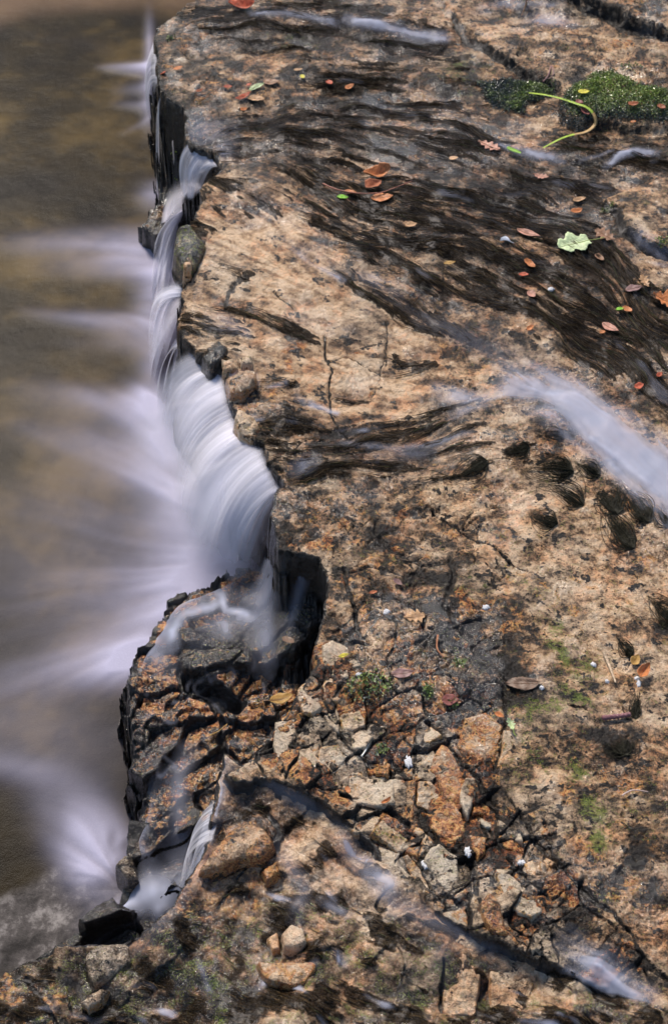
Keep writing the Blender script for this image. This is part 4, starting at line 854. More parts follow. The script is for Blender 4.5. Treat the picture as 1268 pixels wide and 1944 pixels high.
# ------------------------------------------------------------------ separate stones
STONES = []
def stone(name, pts, lift, label, tone_=.62, grey_=.3, rust_=0., dark_=0., moss_=0., round_=0., tilt=(0, 0), bev=3.2, cat='stone', group='broken stones of the split bed', z=None, wet_=.45, seed=[0], rough=1.0, film_=0.):
    seed[0] += 1; sd_ = 400 + seed[0] * 7
    if z is not None: pts = low(pts, z)
    xs = [p[0] for p in pts]; ys = [p[1] for p in pts]; mx, my = sum(xs) / len(xs), sum(ys) / len(ys); sz = max(max(xs) - min(xs), max(ys) - min(ys))
    st = 1.25 if sz < 90 else 1.8
    X, Y = np.meshgrid(np.arange(min(xs) - 8, max(xs) + 8, st), np.arange(min(ys) - 8, max(ys) + 8, st))
    x, y = plan(X, Y); wob_ = 2.2 * perlin(x * 90, y * 90, sd_) + 1.2 * perlin(x * 220, y * 220, sd_ + 1)
    d = seg_d(X + wob_, Y + 1.3 * perlin(x * 90, y * 90, sd_ + 2), pts, True)
    if len(pts) > 5 and round_ > 0: d = blur(d.astype(np.float32), 2)
    base = float(np.median(bil(HB, X[d > 0], Y[d > 0], X0, Y0, ST)))
    Rm = max(float(d.max()), 3)
    if round_ > 0: rough = rough * 1.6; round_ = round_ * (.6 if z is not None else .8); prof = np.sqrt(np.clip(1 - (1 - np.clip(d / Rm, 0, 1)) ** 2, 0, 1)) * round_
    else: prof = 0
    sc_ = Rm * .0009
    flake = terrace(fbm(x * 26, y * 26, 3, sd_ + 3), 5) * .003 * rough
    top = base + lift + prof + (tilt[0] + .5 * math.sin(sd_)) * (X - mx) / sz * .022 + (tilt[1] + .5 * math.cos(sd_ * 1.7)) * (Y - my) / sz * .022 + (.0016 * fbm(x * 60, y * 60, 3, sd_ + 4) + flake) * rough
    b = np.clip(1 - np.clip(d, 0, None) / bev, 0, 1); top = top - b * b * .0035 - np.clip(-d, 0, 9) * .006 
    keep = (d[:-1, :-1] > -5) & (d[1:, 1:] > -5)
    fmask = gridfaces(*X.shape, keep); tn = tone_ + .26 + .16 * fbm(x * 30, y * 30, 3, sd_ + 5)
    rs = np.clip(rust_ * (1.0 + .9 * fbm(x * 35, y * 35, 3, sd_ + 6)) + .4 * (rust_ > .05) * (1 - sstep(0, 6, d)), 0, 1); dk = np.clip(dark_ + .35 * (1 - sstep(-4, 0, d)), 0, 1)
    V_, F_, mm = compact(np.stack([x, y, top], -1), fmask, tn, rs, dk, x * 0 + moss_)
    o_ = np.array([*plan(mx, my), base]).astype(float)
    # closed underside
    zb = float(V_[:, 2].min()) - .012; n = len(V_)
    Vb = V_.copy(); Vb[:, 2] = zb; Fb = F_[:, ::-1] + n
    e = np.concatenate([F_[:, [0, 1]], F_[:, [1, 2]], F_[:, [2, 3]], F_[:, [3, 0]]]); key = {}
    es = {(a, b2) for a, b2 in e.tolist()}; rim = np.array([(a, b2) for a, b2 in es if (b2, a) not in es])
    Fs = np.stack([rim[:, 1], rim[:, 0], rim[:, 0] + n, rim[:, 1] + n], -1)
    o = mesh(name, np.concatenate([V_, Vb]) - o_, np.concatenate([F_, Fb, Fs]), ROCK); o.location = o_
    mm = [np.concatenate([m_, m_]) for m_ in mm]
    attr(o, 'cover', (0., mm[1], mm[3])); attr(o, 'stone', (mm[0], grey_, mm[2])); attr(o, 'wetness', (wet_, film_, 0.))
    tag(o, label, cat, group); return o
G = 1.0
ST_ = [
 (z3([(375,200),(550,325),(545,400),(500,520),(460,530),(400,480),(250,405),(290,340),(335,280)]), .014, 'squarish olive-brown block with a rust right face beside the deep crack', .50, .4, .30, .1, .3, (-.3, .2)),
 (z3([(252,414),(400,488),(470,565),(500,640),(590,720),(700,850),(640,840),(480,680),(350,545)]), .006, 'long pale flaky ledge under the olive-brown block', .70, .8, 0, 0, 0, (0, .3)),
 (z3([(555,395),(635,415),(605,580),(515,520)]), .010, 'small prism of dark red stone between the olive block and the tan wedge', .40, .2, .75, 0, 0, (0, 0)),
 (z3([(600,300),(680,400),(735,460),(700,490),(630,560),(612,570),(636,410),(565,370)]), .009, 'tan wedge of stone with orange tip above the curved grey slab', .76, .25, .25, 0, 0, (0, .2)),
 (z3([(630,225),(700,245),(820,165),(875,165),(935,270),(965,390),(920,455),(850,460),(770,410),(705,350),(690,280)]), .016, 'glowing orange boulder with a dark right side in the middle of the split bed', .60, 0, .95, 0, 0, (-.2, 0)),
 (z3([(645,600),(700,505),(770,472),(850,540),(905,560),(915,700),(918,865),(870,840),(770,770),(720,690)]), .013, 'big smooth olive-grey slab with a wavy left rim and a white fleck', .60, .95, 0, 0, .12, (-.5, 0)),
 (z3([(492,560),(530,545),(620,640),(700,800),(740,880),(640,810),(550,700)]), .009, 'long narrow sliver left of the smooth olive-grey slab', .55, .55, .35, 0, 0, (.3, 0)),
 (z3([(615,10),(700,0),(765,60),(775,110),(845,150),(815,165),(730,240),(650,200),(588,190),(600,80)]), .010, 'flat grey and ochre slab just above the glowing orange boulder', .68, .5, .30, 0, 0, (0, 0)),
 (z3([(950,25),(1045,15),(1050,100),(1010,200),(980,295),(920,190),(922,100)]), .010, 'upright oval grey-brown stone right of the orange stones', .55, .7, 0, 0, 0, (0, 0)),
 (z3([(1018,165),(1080,135),(1155,175),(1170,275),(1070,248),(1022,260)]), .014, 'dark red stone with a bluish sheen beside the upright oval stone', .40, .1, .85, 0, 0, (0, .2)),
 (z3([(1075,258),(1165,290),(1165,365),(1110,360),(1060,300)]), .010, 'small smooth grey chip right under the dark red stone', .62, .9, 0, 0, 0, (0, 0)),
 (z3([(985,345),(1050,400),(1125,430),(1110,555),(1060,600),(1005,490)]), .012, 'orange-stained block below the dark red stone', .60, .2, .75, 0, 0, (0, 0)),
 (z3([(0,5),(200,0),(425,0),(430,185),(340,200),(160,170),(50,130),(20,90)]), .013, 'broad pale grey slab with two orange flecks overlooking the stream', .68, .75, 0, 0, 0, (0, .2)),
 (z3([(40,175),(330,262),(275,385),(130,370),(60,310)]), .000, 'flat brown slab tucked beneath the broad pale grey one', .58, .55, .1, 0, 0, (0, .2)),
 (z3([(435,10),(595,0),(580,200),(565,300),(435,180)]), .004, 'dark rusty column of rock left of the deepest crack', .34, .2, .45, .15, 0, (.8, 0)),
 (z1([(515,125),(600,92),(700,130),(740,200),(828,270),(720,300),(718,360),(560,338),(530,250)]), .012, 'pale grey slab carrying the small yellow leaf', .68, .6, 0, 0, .05, (0, 0)),
 (z1([(462,112),(560,72),(610,95),(515,118),(500,250),(466,250)]), .009, 'red-edged flake at the top left corner of the split bed', .5, 0, .95, 0, 0, (0, 0)),
 (z1([(556,346),(714,376),(714,450),(640,535),(545,540),(522,420)]), .006, 'smooth ochre three-sided slab below the yellow leaf', .62, .35, .22, 0, .2, (0, .4)),
 (z1([(330,530),(350,440),(435,362),(478,480),(528,590),(440,648),(382,640)]), .012, 'grey lump with a red spot on its top by the rusty gully', .66, .7, .12, 0, 0, (.2, 0)),
 (z1([(545,580),(640,550),(660,720),(650,760),(560,700),(532,640)]), .008, 'narrow grey post of stone below the ochre slab', .6, .75, 0, 0, 0, (0, 0)),
 (z1([(640,545),(735,455),(838,600),(848,698),(760,738),(672,740),(652,640)]), .010, 'pale block with a sprig of moss right of the narrow post', .68, .6, .1, 0, .1, (0, 0)),
 (z1([(772,447),(830,520),(860,590),(842,680),(802,600)]), .013, 'curved red-brown strip along the pale mossy block', .5, .2, .6, 0, 0, (0, 0)),
 (z1([(690,752),(818,742),(908,802),(850,888),(760,888),(702,840)]), .011, 'bright pale slab at the end of the long slanting crack', .76, .75, 0, 0, 0, (0, .3)),
 (z1([(340,902),(430,892),(488,970),(470,1078),(382,1078),(332,990)]), .009, 'large rounded grey lump near the rim, second row from the gully', .64, .65, 0, 0, 0, (0, 0)),
 (z1([(422,770),(500,780),(528,850),(490,898),(430,880)]), .011, 'knobbly round stone above the large grey lump', .58, .6, 0, .1, 0, (0, 0)),
 (z1([(172,682),(318,662),(328,760),(272,860),(288,968),(202,1008),(152,850)]), .008, 'rim stone with vertical grooves nearest the waterfall gully', .66, .65, 0, 0, 0, (.4, 0)),
 (z1([(500,902),(640,852),(698,950),(698,1088),(600,1098),(492,992)]), .008, 'cracked grey stone left of the orange-flecked one', .66, .65, .08, 0, .05, (0, 0)),
 (z1([(702,1120),(768,985),(848,1090),(848,1248),(702,1240),(652,1170)]), .011, 'grey stone with orange flecks split by a fine diagonal line', .66, .6, .3, 0, 0, (0, 0)),
 (z1([(852,1072),(998,1092),(1056,1200),(1040,1265),(862,1250)]), .010, 'smooth grey stone with a scalloped top edge', .62, .85, 0, 0, 0, (0, 0)),
 (z1([(842,1000),(958,922),(1036,980),(1018,1078),(882,1060)]), .010, 'rust-brown knob above the scalloped grey stone', .44, .1, .7, .1, 0, (0, 0)),
 (z2([(72,720),(150,702),(238,800),(142,848),(62,820)]), .010, 'grey slab with an orange corner left of the long slanting groove', .70, .7, .2, 0, 0, (0, 0)),
 (z2([(82,920),(168,872),(188,940),(122,1008),(84,1000)]), .008, 'small plain grey cobble left of the tall orange boulder', .62, .8, 0, 0, 0, (0, 0)),
 (z2([(222,852),(280,872),(385,1060),(398,1150),(350,1258),(252,1262),(205,1130),(142,1040),(162,950)]), .016, 'tall orange boulder standing right of the deep dark crack', .62, .1, .85, 0, 0, (-.3, 0)),
 (z2([(402,652),(558,602),(690,700),(672,800),(618,980),(560,998),(402,900),(342,860)]), .013, 'widest orange-stained slab, just left of the white torn leaf', .55, .3, .62, .05, 0, (0, 0)),
 (z2([(692,742),(778,752),(768,880),(720,1008),(642,1008),(682,880)]), .010, 'tan block directly below the white torn leaf', .66, .4, .15, 0, .1, (0, 0)),
 (z2([(405,1120),(488,1112),(478,1265),(362,1265)]), .009, 'plain brown block squeezed right of the tall orange boulder', .50, .5, .1, 0, 0, (0, 0)),
 (z4([(135,635),(228,642),(328,722),(448,820),(438,888),(370,928),(282,900),(205,820),(162,740)]), .010, 'large smooth triangular grey slab with two ochre patches', .70, .85, .08, 0, 0, (0, .3)),
 (z4([(322,560),(378,532),(408,600),(398,668),(342,640)]), .013, 'smooth ochre pebble set upright in the flaky bed', .68, .2, .22, 0, 0, (0, 0)),
 (z4([(432,502),(480,502),(528,560),(500,583),(450,550)]), .012, 'long ochre pebble beside the black slanting crack', .62, .2, .25, 0, 0, (0, 0)),
 (z4([(102,560),(248,600),(200,638),(122,610)]), .007, 'thin grey sliver above the large triangular slab', .66, .8, 0, 0, 0, (0, 0)),
 (z4([(242,342),(308,342),(314,418),(262,390)]), .009, 'tiny pale chip near the top of the flaky bed', .70, .8, 0, 0, 0, (0, 0)),
 (z4([(152,350),(238,350),(280,430),(328,478),(260,470),(182,430)]), .010, 'bright rust flake in the flaky bed left of the ochre pebbles', .56, 0, .85, 0, 0, (0, 0)),
 (z4([(162,262),(238,300),(210,330),(162,300)]), .008, 'pale tan chip at the head of the flaky bed', .74, .4, 0, 0, 0, (0, 0)),
 (z4([(424,560),(470,580),(478,660),(440,650)]), .009, 'slim ochre and grey chip right of the upright pebble', .64, .5, .15, 0, 0, (0, 0)),
]
for p_, l_, lab, a1, a2, a3, a4, a5, tl in ST_:
    stone('bedrock_stone', p_, l_ * .42 - .0030, lab, a1, a2, a3, a4, a5, tilt=tl)
GL = 'stones in and beside the running water'
stone('pebble', zE([(207,670),(232,602),(338,642),(368,720),(312,773),(232,738)]), .004, 'grainy pinkish stone perched on the lip above the widest fall', .66, .15, .1, .1, round_=.014, group=GL)
stone('pebble', zE([(132,300),(200,292),(240,340),(192,360),(140,350)]), .004, 'small tan cobble on the lip, left of its twin', .66, .2, .05, .05, round_=.010, group=GL)
stone('pebble', zE([(218,290),(308,272),(320,330),(252,340)]), .004, 'small tan cobble on the lip, right of its twin', .64, .3, .05, .05, round_=.010, group=GL)
stone('boulder', zE([(148,402),(240,352),(338,372),(345,440),(252,518),(178,502)]), .008, 'glossy dark brown boulder on the lip with water over its top', .36, .3, .3, .25, round_=.018, group=GL, wet_=.95, film_=.4)
stone('boulder', zE([(20,180),(120,170),(180,230),(140,300),(60,340),(10,280)]), -.006, 'black wet boulder under the lip beside the white fall', .16, .4, 0, .7, round_=.02, group=GL, wet_=1., film_=.3)
stone('mossy_boulder', zS([(112,620),(150,430),(250,402),(298,480),(366,580),(330,690),(258,788),(190,770),(150,700)]), .004, 'rounded lump furred with dark green moss on the rim', .25, .3, 0, .55, .75, round_=.026, group=GL, wet_=.7)
stone('pebble', zS([(192,745),(235,728),(262,755),(235,792),(200,785)]), .024, 'tiny pink pebble lodged at the foot of the mossy lump', .8, 0, .15, 0, round_=.007, group=GL)
stone('boulder', zL([(632,1482),(750,1402),(948,1402),(958,1520),(850,1618),(700,1698),(652,1620)]), .012, 'blue-grey angular boulder by the foot of the lower cascade', .34, .85, 0, .15, z=-.08, round_=.015, group=GL, wet_=.8)
stone('boulder', zL([(502,1372),(552,1272),(698,1232),(680,1290),(602,1350)]), .012, 'flat buff stone with an orange rim beside the lower cascade', .66, .3, .35, 0, z=-.1, round_=.004, group=GL)
stone('boulder', zL([(858,842),(958,742),(998,832),(1018,918),(942,943)]), .03, 'dark pointed rock splitting the white lower cascade', .2, .8, 0, .3, z=-.21, round_=.02, group=GL, wet_=1)
stone('boulder', zL([(592,1790),(738,1692),(800,1702),(742,1790),(642,1848)]), .010, 'long brown-grey stone at the bottom left of the stream', .42, .6, .1, .1, z=-.07, round_=.012, group=GL)
stone('boulder', zM([(10,962),(32,870),(110,802),(198,802),(190,880),(102,998)]), .010, 'round dark red-brown boulder right of the lower cascade', .30, .1, .35, .2, z=-.08, round_=.022, group=GL, wet_=.9)
stone('boulder', zM([(232,742),(340,600),(420,500),(530,432),(640,480),(705,562),(640,658),(490,668),(360,720)]), .012, 'big humped reddish boulder where the stream bends to the fall', .40, .0, .42, .15, z=-.04, round_=.020, group=GL, wet_=.8, film_=.25)
stone('pebble', zM([(742,1100),(800,1032),(878,1082),(898,1170),(830,1208),(762,1188)]), .012, 'smooth round pale pebble with a white glint in the stream', .74, .5, 0, 0, z=-.04, round_=.018, group=GL, wet_=1., rough=.3, film_=.3)
stone('pebble', zM([(652,1100),(718,1052),(738,1178),(692,1188)]), .008, 'flat tan pebble leaning on the round pale one', .66, .3, .1, 0, z=-.04, round_=.008, group=GL, rough=.4, film_=.3)
stone('boulder', zM([(592,1260),(700,1282),(800,1262),(958,1272),(948,1330),(888,1398),(800,1428),(702,1400),(642,1368)]), .010, 'salmon-red cracked stone below the round pale pebble', .66, .1, .55, 0, z=-.04, round_=.010, group=GL, film_=.3)
stone('pebble', zM([(622,710),(718,642),(738,720),(656,773)]), .012, 'small orange wedge stone right of the humped reddish boulder', .5, 0, .6, 0, z=-.04, round_=.008, group=GL)
stone('boulder', [(905,1745),(925,1720),(945,1740),(955,1775),(962,1800),(930,1795),(915,1775)], .006, 'shiny rust and violet stone where the split bed meets the stream', .3, 0, .7, .1, round_=.014, group=GL, wet_=1, z=-.02)
stone('boulder', low([(850,1800),(905,1775),(925,1800),(912,1850),(900,1944),(840,1944),(838,1870)],-.05), -.004, 'tan flat-topped block standing in the stream near the bottom edge', .62, .2, .1, .1, round_=.004, group=GL, film_=.3)
stone('boulder', low([(935,1790),(1000,1800),(1020,1850),(990,1944),(930,1944),(925,1860)],-.05), -.004, 'pale stained block right of the flat-topped one in the stream', .60, .2, .2, .15, round_=.004, group=GL, film_=.3)

# ------------------------------------------------------------------ leaves
def leaf_mat(name, c, vein=.8, rough=.42):
    q = NT(name); a = q.at('leafco'); t, s_ = a[0], a[1]      # along, across (0..1 around .5)
    across = q.math('ABSOLUTE', q.math('SUBTRACT', s_, .5))
    vv = q.math('SINE', q.math('MULTIPLY', q.math('SUBTRACT', t, q.math('MULTIPLY', across, .5)), 56)); vv = q.step(vv, .75, 1.0)
    mid = q.step(across, .05, .0); n = q.noise(110, 4, .6); n2 = q.noise(500, 2, .6)
    base = q.mix(q.math('MULTIPLY', q.math('SUBTRACT', n, .3), 2.2, clamp=True), tuple(x * .6 for x in c), tuple(min(1, x * 1.7) for x in c))
    base = q.mix(q.math('MULTIPLY', q.math('MAXIMUM', vv, mid), .35), base, tuple(min(1, x * 1.5 + .03) for x in c) if vein > 0 else tuple(x * .4 for x in c))
    base = q.mix(q.step(n2, .62, .75), base, tuple(x * .5 for x in c))
    q.put(q.p.inputs['Base Color'], base); q.p.inputs['Roughness'].default_value = rough; q.p.inputs['Specular IOR Level'].default_value = .25
    q.put(q.p.inputs['Normal'], q.bump(q.math('ADD', q.math('MULTIPLY', vv, .5), n), .0012, .8)); return q.m
LM = dict(orange=leaf_mat('leaf_orange', (.46, .17, .06)), rusty=leaf_mat('leaf_russet', (.33, .11, .05)), red=leaf_mat('leaf_red', (.40, .085, .04)), brown=leaf_mat('leaf_brown', (.24, .13, .075)), tan=leaf_mat('leaf_tan', (.42, .25, .13)),
          pink=leaf_mat('leaf_pinkish', (.42, .21, .15)), ochre=leaf_mat('leaf_ochre', (.36, .21, .06)), yellow=leaf_mat('leaf_yellow', (.55, .48, .06)), green=leaf_mat('leaf_green', (.18, .42, .03)), pale=leaf_mat('leaf_pale', (.42, .50, .28)),
          mauve=leaf_mat('leaf_mauve', (.22, .13, .12)), dull=leaf_mat('leaf_dull', (.15, .095, .065)), maroon=leaf_mat('leaf_maroon', (.19, .06, .05)))
STALK = simple_mat('leaf_stalk', (.30, .16, .08), .5)
GSTALK = simple_mat('green_stalk', (.30, .36, .08), .5)
def leaf(p0, p1, wr, kind, colr, label, curl=.15, stalk=0, lift=.004, fold=.25, twist=0., cat='leaf'):
    p1 = (p0[0] + (p1[0] - p0[0]) * 1.0, p0[1] + (p1[1] - p0[1]) * 1.0); curl = curl * 1.5; fold = fold * 1.5
    rg = np.random.default_rng(abs(hash((round(p0[0]), round(p0[1])))) % 99991)
    a = np.array(spot(p0[0], p0[1], lift)); b = np.array(spot(p1[0], p1[1], lift + .002)); L = np.linalg.norm(b - a); t_ = (b - a) / L; n_ = np.array([0, 0, 1.]); s_ = np.cross(n_, t_); s_ /= np.linalg.norm(s_); n_ = np.cross(t_, s_)
    nt2, ns2 = 36, 15; T, S = np.meshgrid(np.linspace(0, 1, nt2), np.linspace(-1, 1, ns2), indexing='ij')
    if kind == 'oval': wd = np.sin(np.pi * T ** .85) ** .85 * (1 + .04 * np.sin(T * 60) + .22 * perlin(T * 4 + rg.random() * 20, S * .9, 6))
    elif kind == 'oak': wd = (np.sin(np.pi * np.clip(T * 1.0 + .05, 0, 1)) ** .7) * (.45 + .75 * T) * (1 + .36 * np.cos(T * 2 * np.pi * 4.2 + .6))
    elif kind == 'lobed': wd = np.sin(np.pi * np.clip(T * .9 + .08, 0, 1)) ** .6 * (.62 + .50 * np.abs(np.cos(T * 2 * np.pi * 1.15 + .3 + .4 * np.sign(S))) + .05 * np.sin(T * 60))
    else: wd = np.sin(np.pi * T ** .8) ** .6 * (1 + .3 * perlin(T * 5 + rg.random() * 9, S * 2, 3) + .18 * perlin(T * 13, S * 3 + 4, 5))
    W = wr * L * .5 * wd
    skew = .06 * L * np.sin(T * 3 + rg.random() * 5)
    up_ = fold * np.abs(S) * W + curl * L * ((T - .5) ** 2 * 1.2 - .1) + .02 * L * perlin(T * 4 + rg.random() * 9, S * 2, 8) * 2 + twist * S * W * (T - .3) * 2
    P = T[..., None] * L * t_ + (S * W + skew)[..., None] * s_ + up_[..., None] * n_
    parts = stalk > 0 or L > .03
    tq = np.concatenate([P.reshape(-1, 3), (P - n_ * .0005).reshape(-1, 3)]); f_ = gridfaces(nt2, ns2); N_ = nt2 * ns2
    es = np.arange(N_).reshape(nt2, ns2); loop = np.concatenate([es[0, :], es[1:, -1], es[-1, -2::-1], es[-2:0:-1, 0]]); nl = np.roll(loop, -1)
    fr = np.stack([loop, nl, nl + N_, loop + N_], -1); ff = np.concatenate([f_, f_[:, ::-1] + N_, fr])
    lc = (np.tile(T.ravel(), 2), np.tile((S * .5 + .5).ravel(), 2), 0.)
    if parts:
        root = D.objects.new('leaf', None); COL.objects.link(root); root.location = a
        o = mesh('blade', tq, ff, LM[colr], parent=root); attr(o, 'leafco', lc)
        mid = P[:, ns2 // 2] + n_ * .0003; tube_mesh('midrib', mid[None, ::2], (np.linspace(.0007, .0002, len(mid[::2])))[None] * min(1.4, max(.6, L / .05)), GSTALK if colr in ('pale', 'green') else STALK, parent=root, sides=5)
        if stalk:
            e_ = -t_ * stalk * L; sp2 = smooth_path([P[0, ns2 // 2], e_ * .5 + s_ * L * .08 + n_ * L * .05, e_ + s_ * L * .02], 10)
            tube_mesh('stalk', sp2[None], np.full((1, 10), .0008), GSTALK if colr in ('pale', 'green') else STALK, parent=root, sides=5)
    else:
        root = mesh('leaf', tq, ff, LM[colr]); attr(root, 'leafco', lc); root.location = a
    tag(root, label, cat, 'fallen leaves'); return root
LV = [
 ((690,333),(742,322),.5,'odd','orange','twisted orange-brown leaf, topmost on the red twig',.5,0,.010,.5,.8),
 ((696,360),(722,344),.75,'oval','rusty','brown curled leaf in the middle of the twig cluster',.3,0,.008,.4,0),
 ((704,378),(746,370),.62,'oval','orange','flat orange oval leaf below the red twig',.1,0,.004,.1,0),
 ((652,364),(677,366),.45,'oval','orange','narrow orange leaf lying along the left part of the red twig',.2,0,.006,.2,0),
 ((639,374),(662,374),.5,'oval','green','bright green leaf under the left end of the red twig',.1,0,.005,.2,0),
 ((733,314),(760,314),.5,'oval','dull','dull olive leaf above the red twig cluster',.1,0,.003,.1,0),
 ((757,332),(785,340),.6,'oval','dull','sunken brown oval leaf right of the twig cluster',.1,0,.002,.1,0),
 ((768,428),(792,424),.6,'oval','tan','tan half-round leaf among dark algae below the twig cluster',.1,0,.004,.2,0),
 ((842,502),(865,496),.45,'oval','ochre','narrow ochre leaf above the dark upright crack',.2,0,.005,.2,0),
 ((982,434),(1024,450),.35,'oval','pink','long pinkish-brown leaf left of the pale green leaf',.1,0,.006,.2,0),
 ((994,494),(1016,508),.5,'odd','orange','crumpled orange leaf just above the red oval one',.3,0,.005,.3,0),
 ((984,521),(1004,521),.55,'oval','red','small red-orange oval leaf on black algae',.1,0,.006,.1,0),
 ((1003,553),(1015,564),.8,'odd','pink','tiny pale pink leaf scrap beside white glints',.2,0,.004,.2,0),
 ((1117,457),(1060,472),.85,'lobed','pale','pale green lobed leaf with a long bent stalk on the dark algae',.12,.5,.006,.12,0),
 ((1167,454),(1126,436),.75,'oak','brown','brown oak leaf right of the pale green leaf',.05,0,.005,.1,0),
 ((1128,484),(1146,494),.6,'odd','brown','small brown scrap below the pale green leaf',.2,0,.003,.2,0),
 ((1232,545),(1213,522),.55,'oak','tan','tan oak leaf standing at the upper left of the big orange one',.2,0,.006,.2,0),
 ((1186,552),(1220,544),.5,'oval','mauve','mauve-brown oval leaf among algae near the right border',.1,0,.005,.1,0),
 ((1237,562),(1285,578),.8,'oak','orange','big curled orange oak leaf at the right border',.4,0,.008,.3,.3),
 ((1168,588),(1184,585),.55,'oval','green','small lime-green leaf touching an orange one',.1,0,.007,.2,0),
 ((1183,582),(1198,592),.7,'odd','orange','small orange leaf touching the lime-green one',.3,0,.006,.2,0),
 ((1142,613),(1174,628),.5,'oval','pink','ribbed pinkish leaf on black algae under the lime-green leaf',.1,0,.005,.1,0),
 ((1138,632),(1149,628),.7,'odd','orange','tiny orange scrap left of the ribbed pinkish leaf',.1,0,.004,.1,0),
 ((1203,735),(1222,730),.8,'oval','red','red round leaf low on the algae near the right border',.2,0,.007,.2,0),
 ((1245,714),(1257,708),.7,'oval','red','tiny red leaf right above the red round one',.2,0,.004,.2,0),
 ((999,626),(1013,618),.7,'odd','orange','tiny orange leaf at the upper rim of the white water',.2,0,.004,.2,0),
 ((1083,404),(1104,396),.6,'oval','orange','glossy orange leaf with a white glint above the pale green leaf',.4,0,.006,.3,0),
 ((1086,380),(1112,377),.5,'odd','tan','pale tan scrap above the glossy orange leaf',.2,0,.003,.2,0),
 ((906,270),(952,284),.5,'oak','pink','pale pink oak leaf in the stream left of the green sliver',.1,0,.004,.1,0),
 ((1012,330),(1042,337),.5,'oak','pink','small pink oak leaf in shallow brown water',.15,0,.004,.1,0),
 ((852,300),(869,299),.7,'odd','tan','pale buff leaf scrap left of the pink oak leaf',.1,0,.003,.1,0),
 ((1098,176),(1117,172),.7,'odd','yellow','square yellow-green leaf scrap on the bright moss',.1,0,.009,.1,0),
 ((1102,206),(1118,218),.7,'oval','maroon','dark red-brown leaf under the bend of the grass blade',.3,0,.009,.2,0),
 ((1094,190),(1106,197),.7,'oval','maroon','small maroon leaf where the grass blade crosses the moss',.3,0,.009,.2,0),
 ((1192,200),(1211,195),.7,'odd','rusty','three-cornered russet leaf in the middle of the moss',.4,0,.009,.3,0),
 ((1211,150),(1226,154),.6,'oval','tan','small tan leaf on bare rock above the moss',.2,0,.005,.2,0),
 ((1247,200),(1262,206),.8,'odd','rusty','russet leaf on the moss near the right border',.3,0,.009,.2,0),
 ((1196,232),(1207,230),.7,'odd','orange','orange scrap at the lower edge of the moss',.2,0,.016,.2,0),
 ((434,12),(484,8),.55,'odd','red','large wet orange-red leaf at the top edge of the shelf',.5,0,.008,.4,.4),
 ((329,131),(348,127),.6,'oval','orange','orange leaf near the topmost fall, larger of the two',.1,0,.005,.1,0),
 ((304,140),(315,137),.6,'oval','red','tiny red leaf right on the rim of the topmost fall',.1,0,.005,.1,0),
 ((425,165),(441,163),.6,'oval','red','small red leaf left of the leaf cluster on the upper shelf',.1,0,.005,.1,0),
 ((468,162),(478,158),.7,'odd','red','tiny red leaf just above the leaf cluster on the upper shelf',.1,0,.005,.1,0),
 ((558,133),(574,130),.5,'odd','tan','pale orange scrap near the yellow speck on the upper shelf',.1,0,.005,.1,0),
 ((571,142),(578,148),.7,'odd','yellow','small yellow leaf speck on the upper shelf',.1,0,.005,.1,0),
 ((655,168),(672,161),.7,'odd','orange','orange oak scrap right of centre on the upper shelf',.3,0,.005,.2,0),
 ((620,154),(630,160),.7,'odd','red','tiny red scrap left of the orange oak scrap',.2,0,.005,.2,0),
 ((446,188),(478,176),.35,'oval','red','slim red leaf, leftmost of the cluster on the upper shelf',.2,0,.006,.2,0),
 ((470,186),(503,189),.55,'odd','tan','yellowish tan leaf, front one of the cluster on the upper shelf',.1,0,.005,.1,0),
 ((500,154),(530,156),.6,'odd','brown','brown leaf right above the yellowish tan one',.1,0,.004,.1,0),
 ((474,172),(502,158),.4,'odd','pale','pale greenish leaf behind the yellowish tan one',.1,0,.005,.1,0),
 ((457,210),(469,206),.8,'odd','orange','small bright orange leaf below the cluster on the upper shelf',.4,0,.005,.3,0),
 ((372,174),(386,170),.6,'odd','rusty','small russet leaf between the rim and the cluster',.4,0,.005,.3,0),
 ((642,1246),(663,1243),.42,'oval','yellow','small yellow leaf with a red stalk on the pale grey slab',.2,.5,.008,.3,0),
 ((512,1331),(556,1318),.55,'oval','ochre','golden brown leaf with a stalk over the rusty gully',.1,.5,.012,.15,0),
 ((1022,1293),(958,1300),.50,'oval','dull','large dull brown ribbed leaf plastered on the dark rock',.05,0,.0025,.05,0),
 ((742,1282),(785,1272),.5,'oval','mauve','mauve-grey ribbed leaf in the dark moss above the split bed',.08,0,.003,.1,0),
 ((838,1326),(870,1330),.85,'oval','maroon','round maroon leaf with a pale stalk on the dark mossy rock',.1,.4,.006,.1,0),
 ((766,1172),(808,1166),.75,'oak','tan','pale tan lobed leaf right of a white fleck',.05,0,.003,.05,0),
 ((1214,1290),(1232,1262),.55,'oval','orange','curled bright orange leaf at the right near the algae strand',.6,0,.008,.5,.3),
 ((1198,1262),(1212,1244),.7,'oval','ochre','brownish orange leaf tucked under the rock edge',.3,0,.004,.3,0),
 ((748,1098),(762,1112),.5,'oval','mauve','small violet-black leaf on the brown mottled rock',.2,0,.004,.2,0),
 ((725,1526),(742,1512),.35,'odd','orange','orange fungus-like curl on the broad pale grey slab',.4,0,.010,.4,0),
 ((656,1494),(664,1506),.6,'odd','orange','small orange fleck at the left of the broad pale grey slab',.2,0,.008,.2,0),
 ((938,1354),(956,1362),.6,'oval','orange','glossy orange leaf tip in the wet crack above the white torn leaf',.3,0,.006,.3,0),
 ((975,1388),(962,1364),.5,'oak','pale','torn white-green leaf at the top of the tan block',.5,.4,.008,.4,.4),
 ((715,1122),(700,1128),.4,'oval','rusty','slim russet leaf above the left white fleck',.2,0,.004,.2,0),
 ((540,1208),(556,1222),.5,'odd','dull','dark leaf scrap in the black water under the overhang',.1,0,.01,.1,0),
]
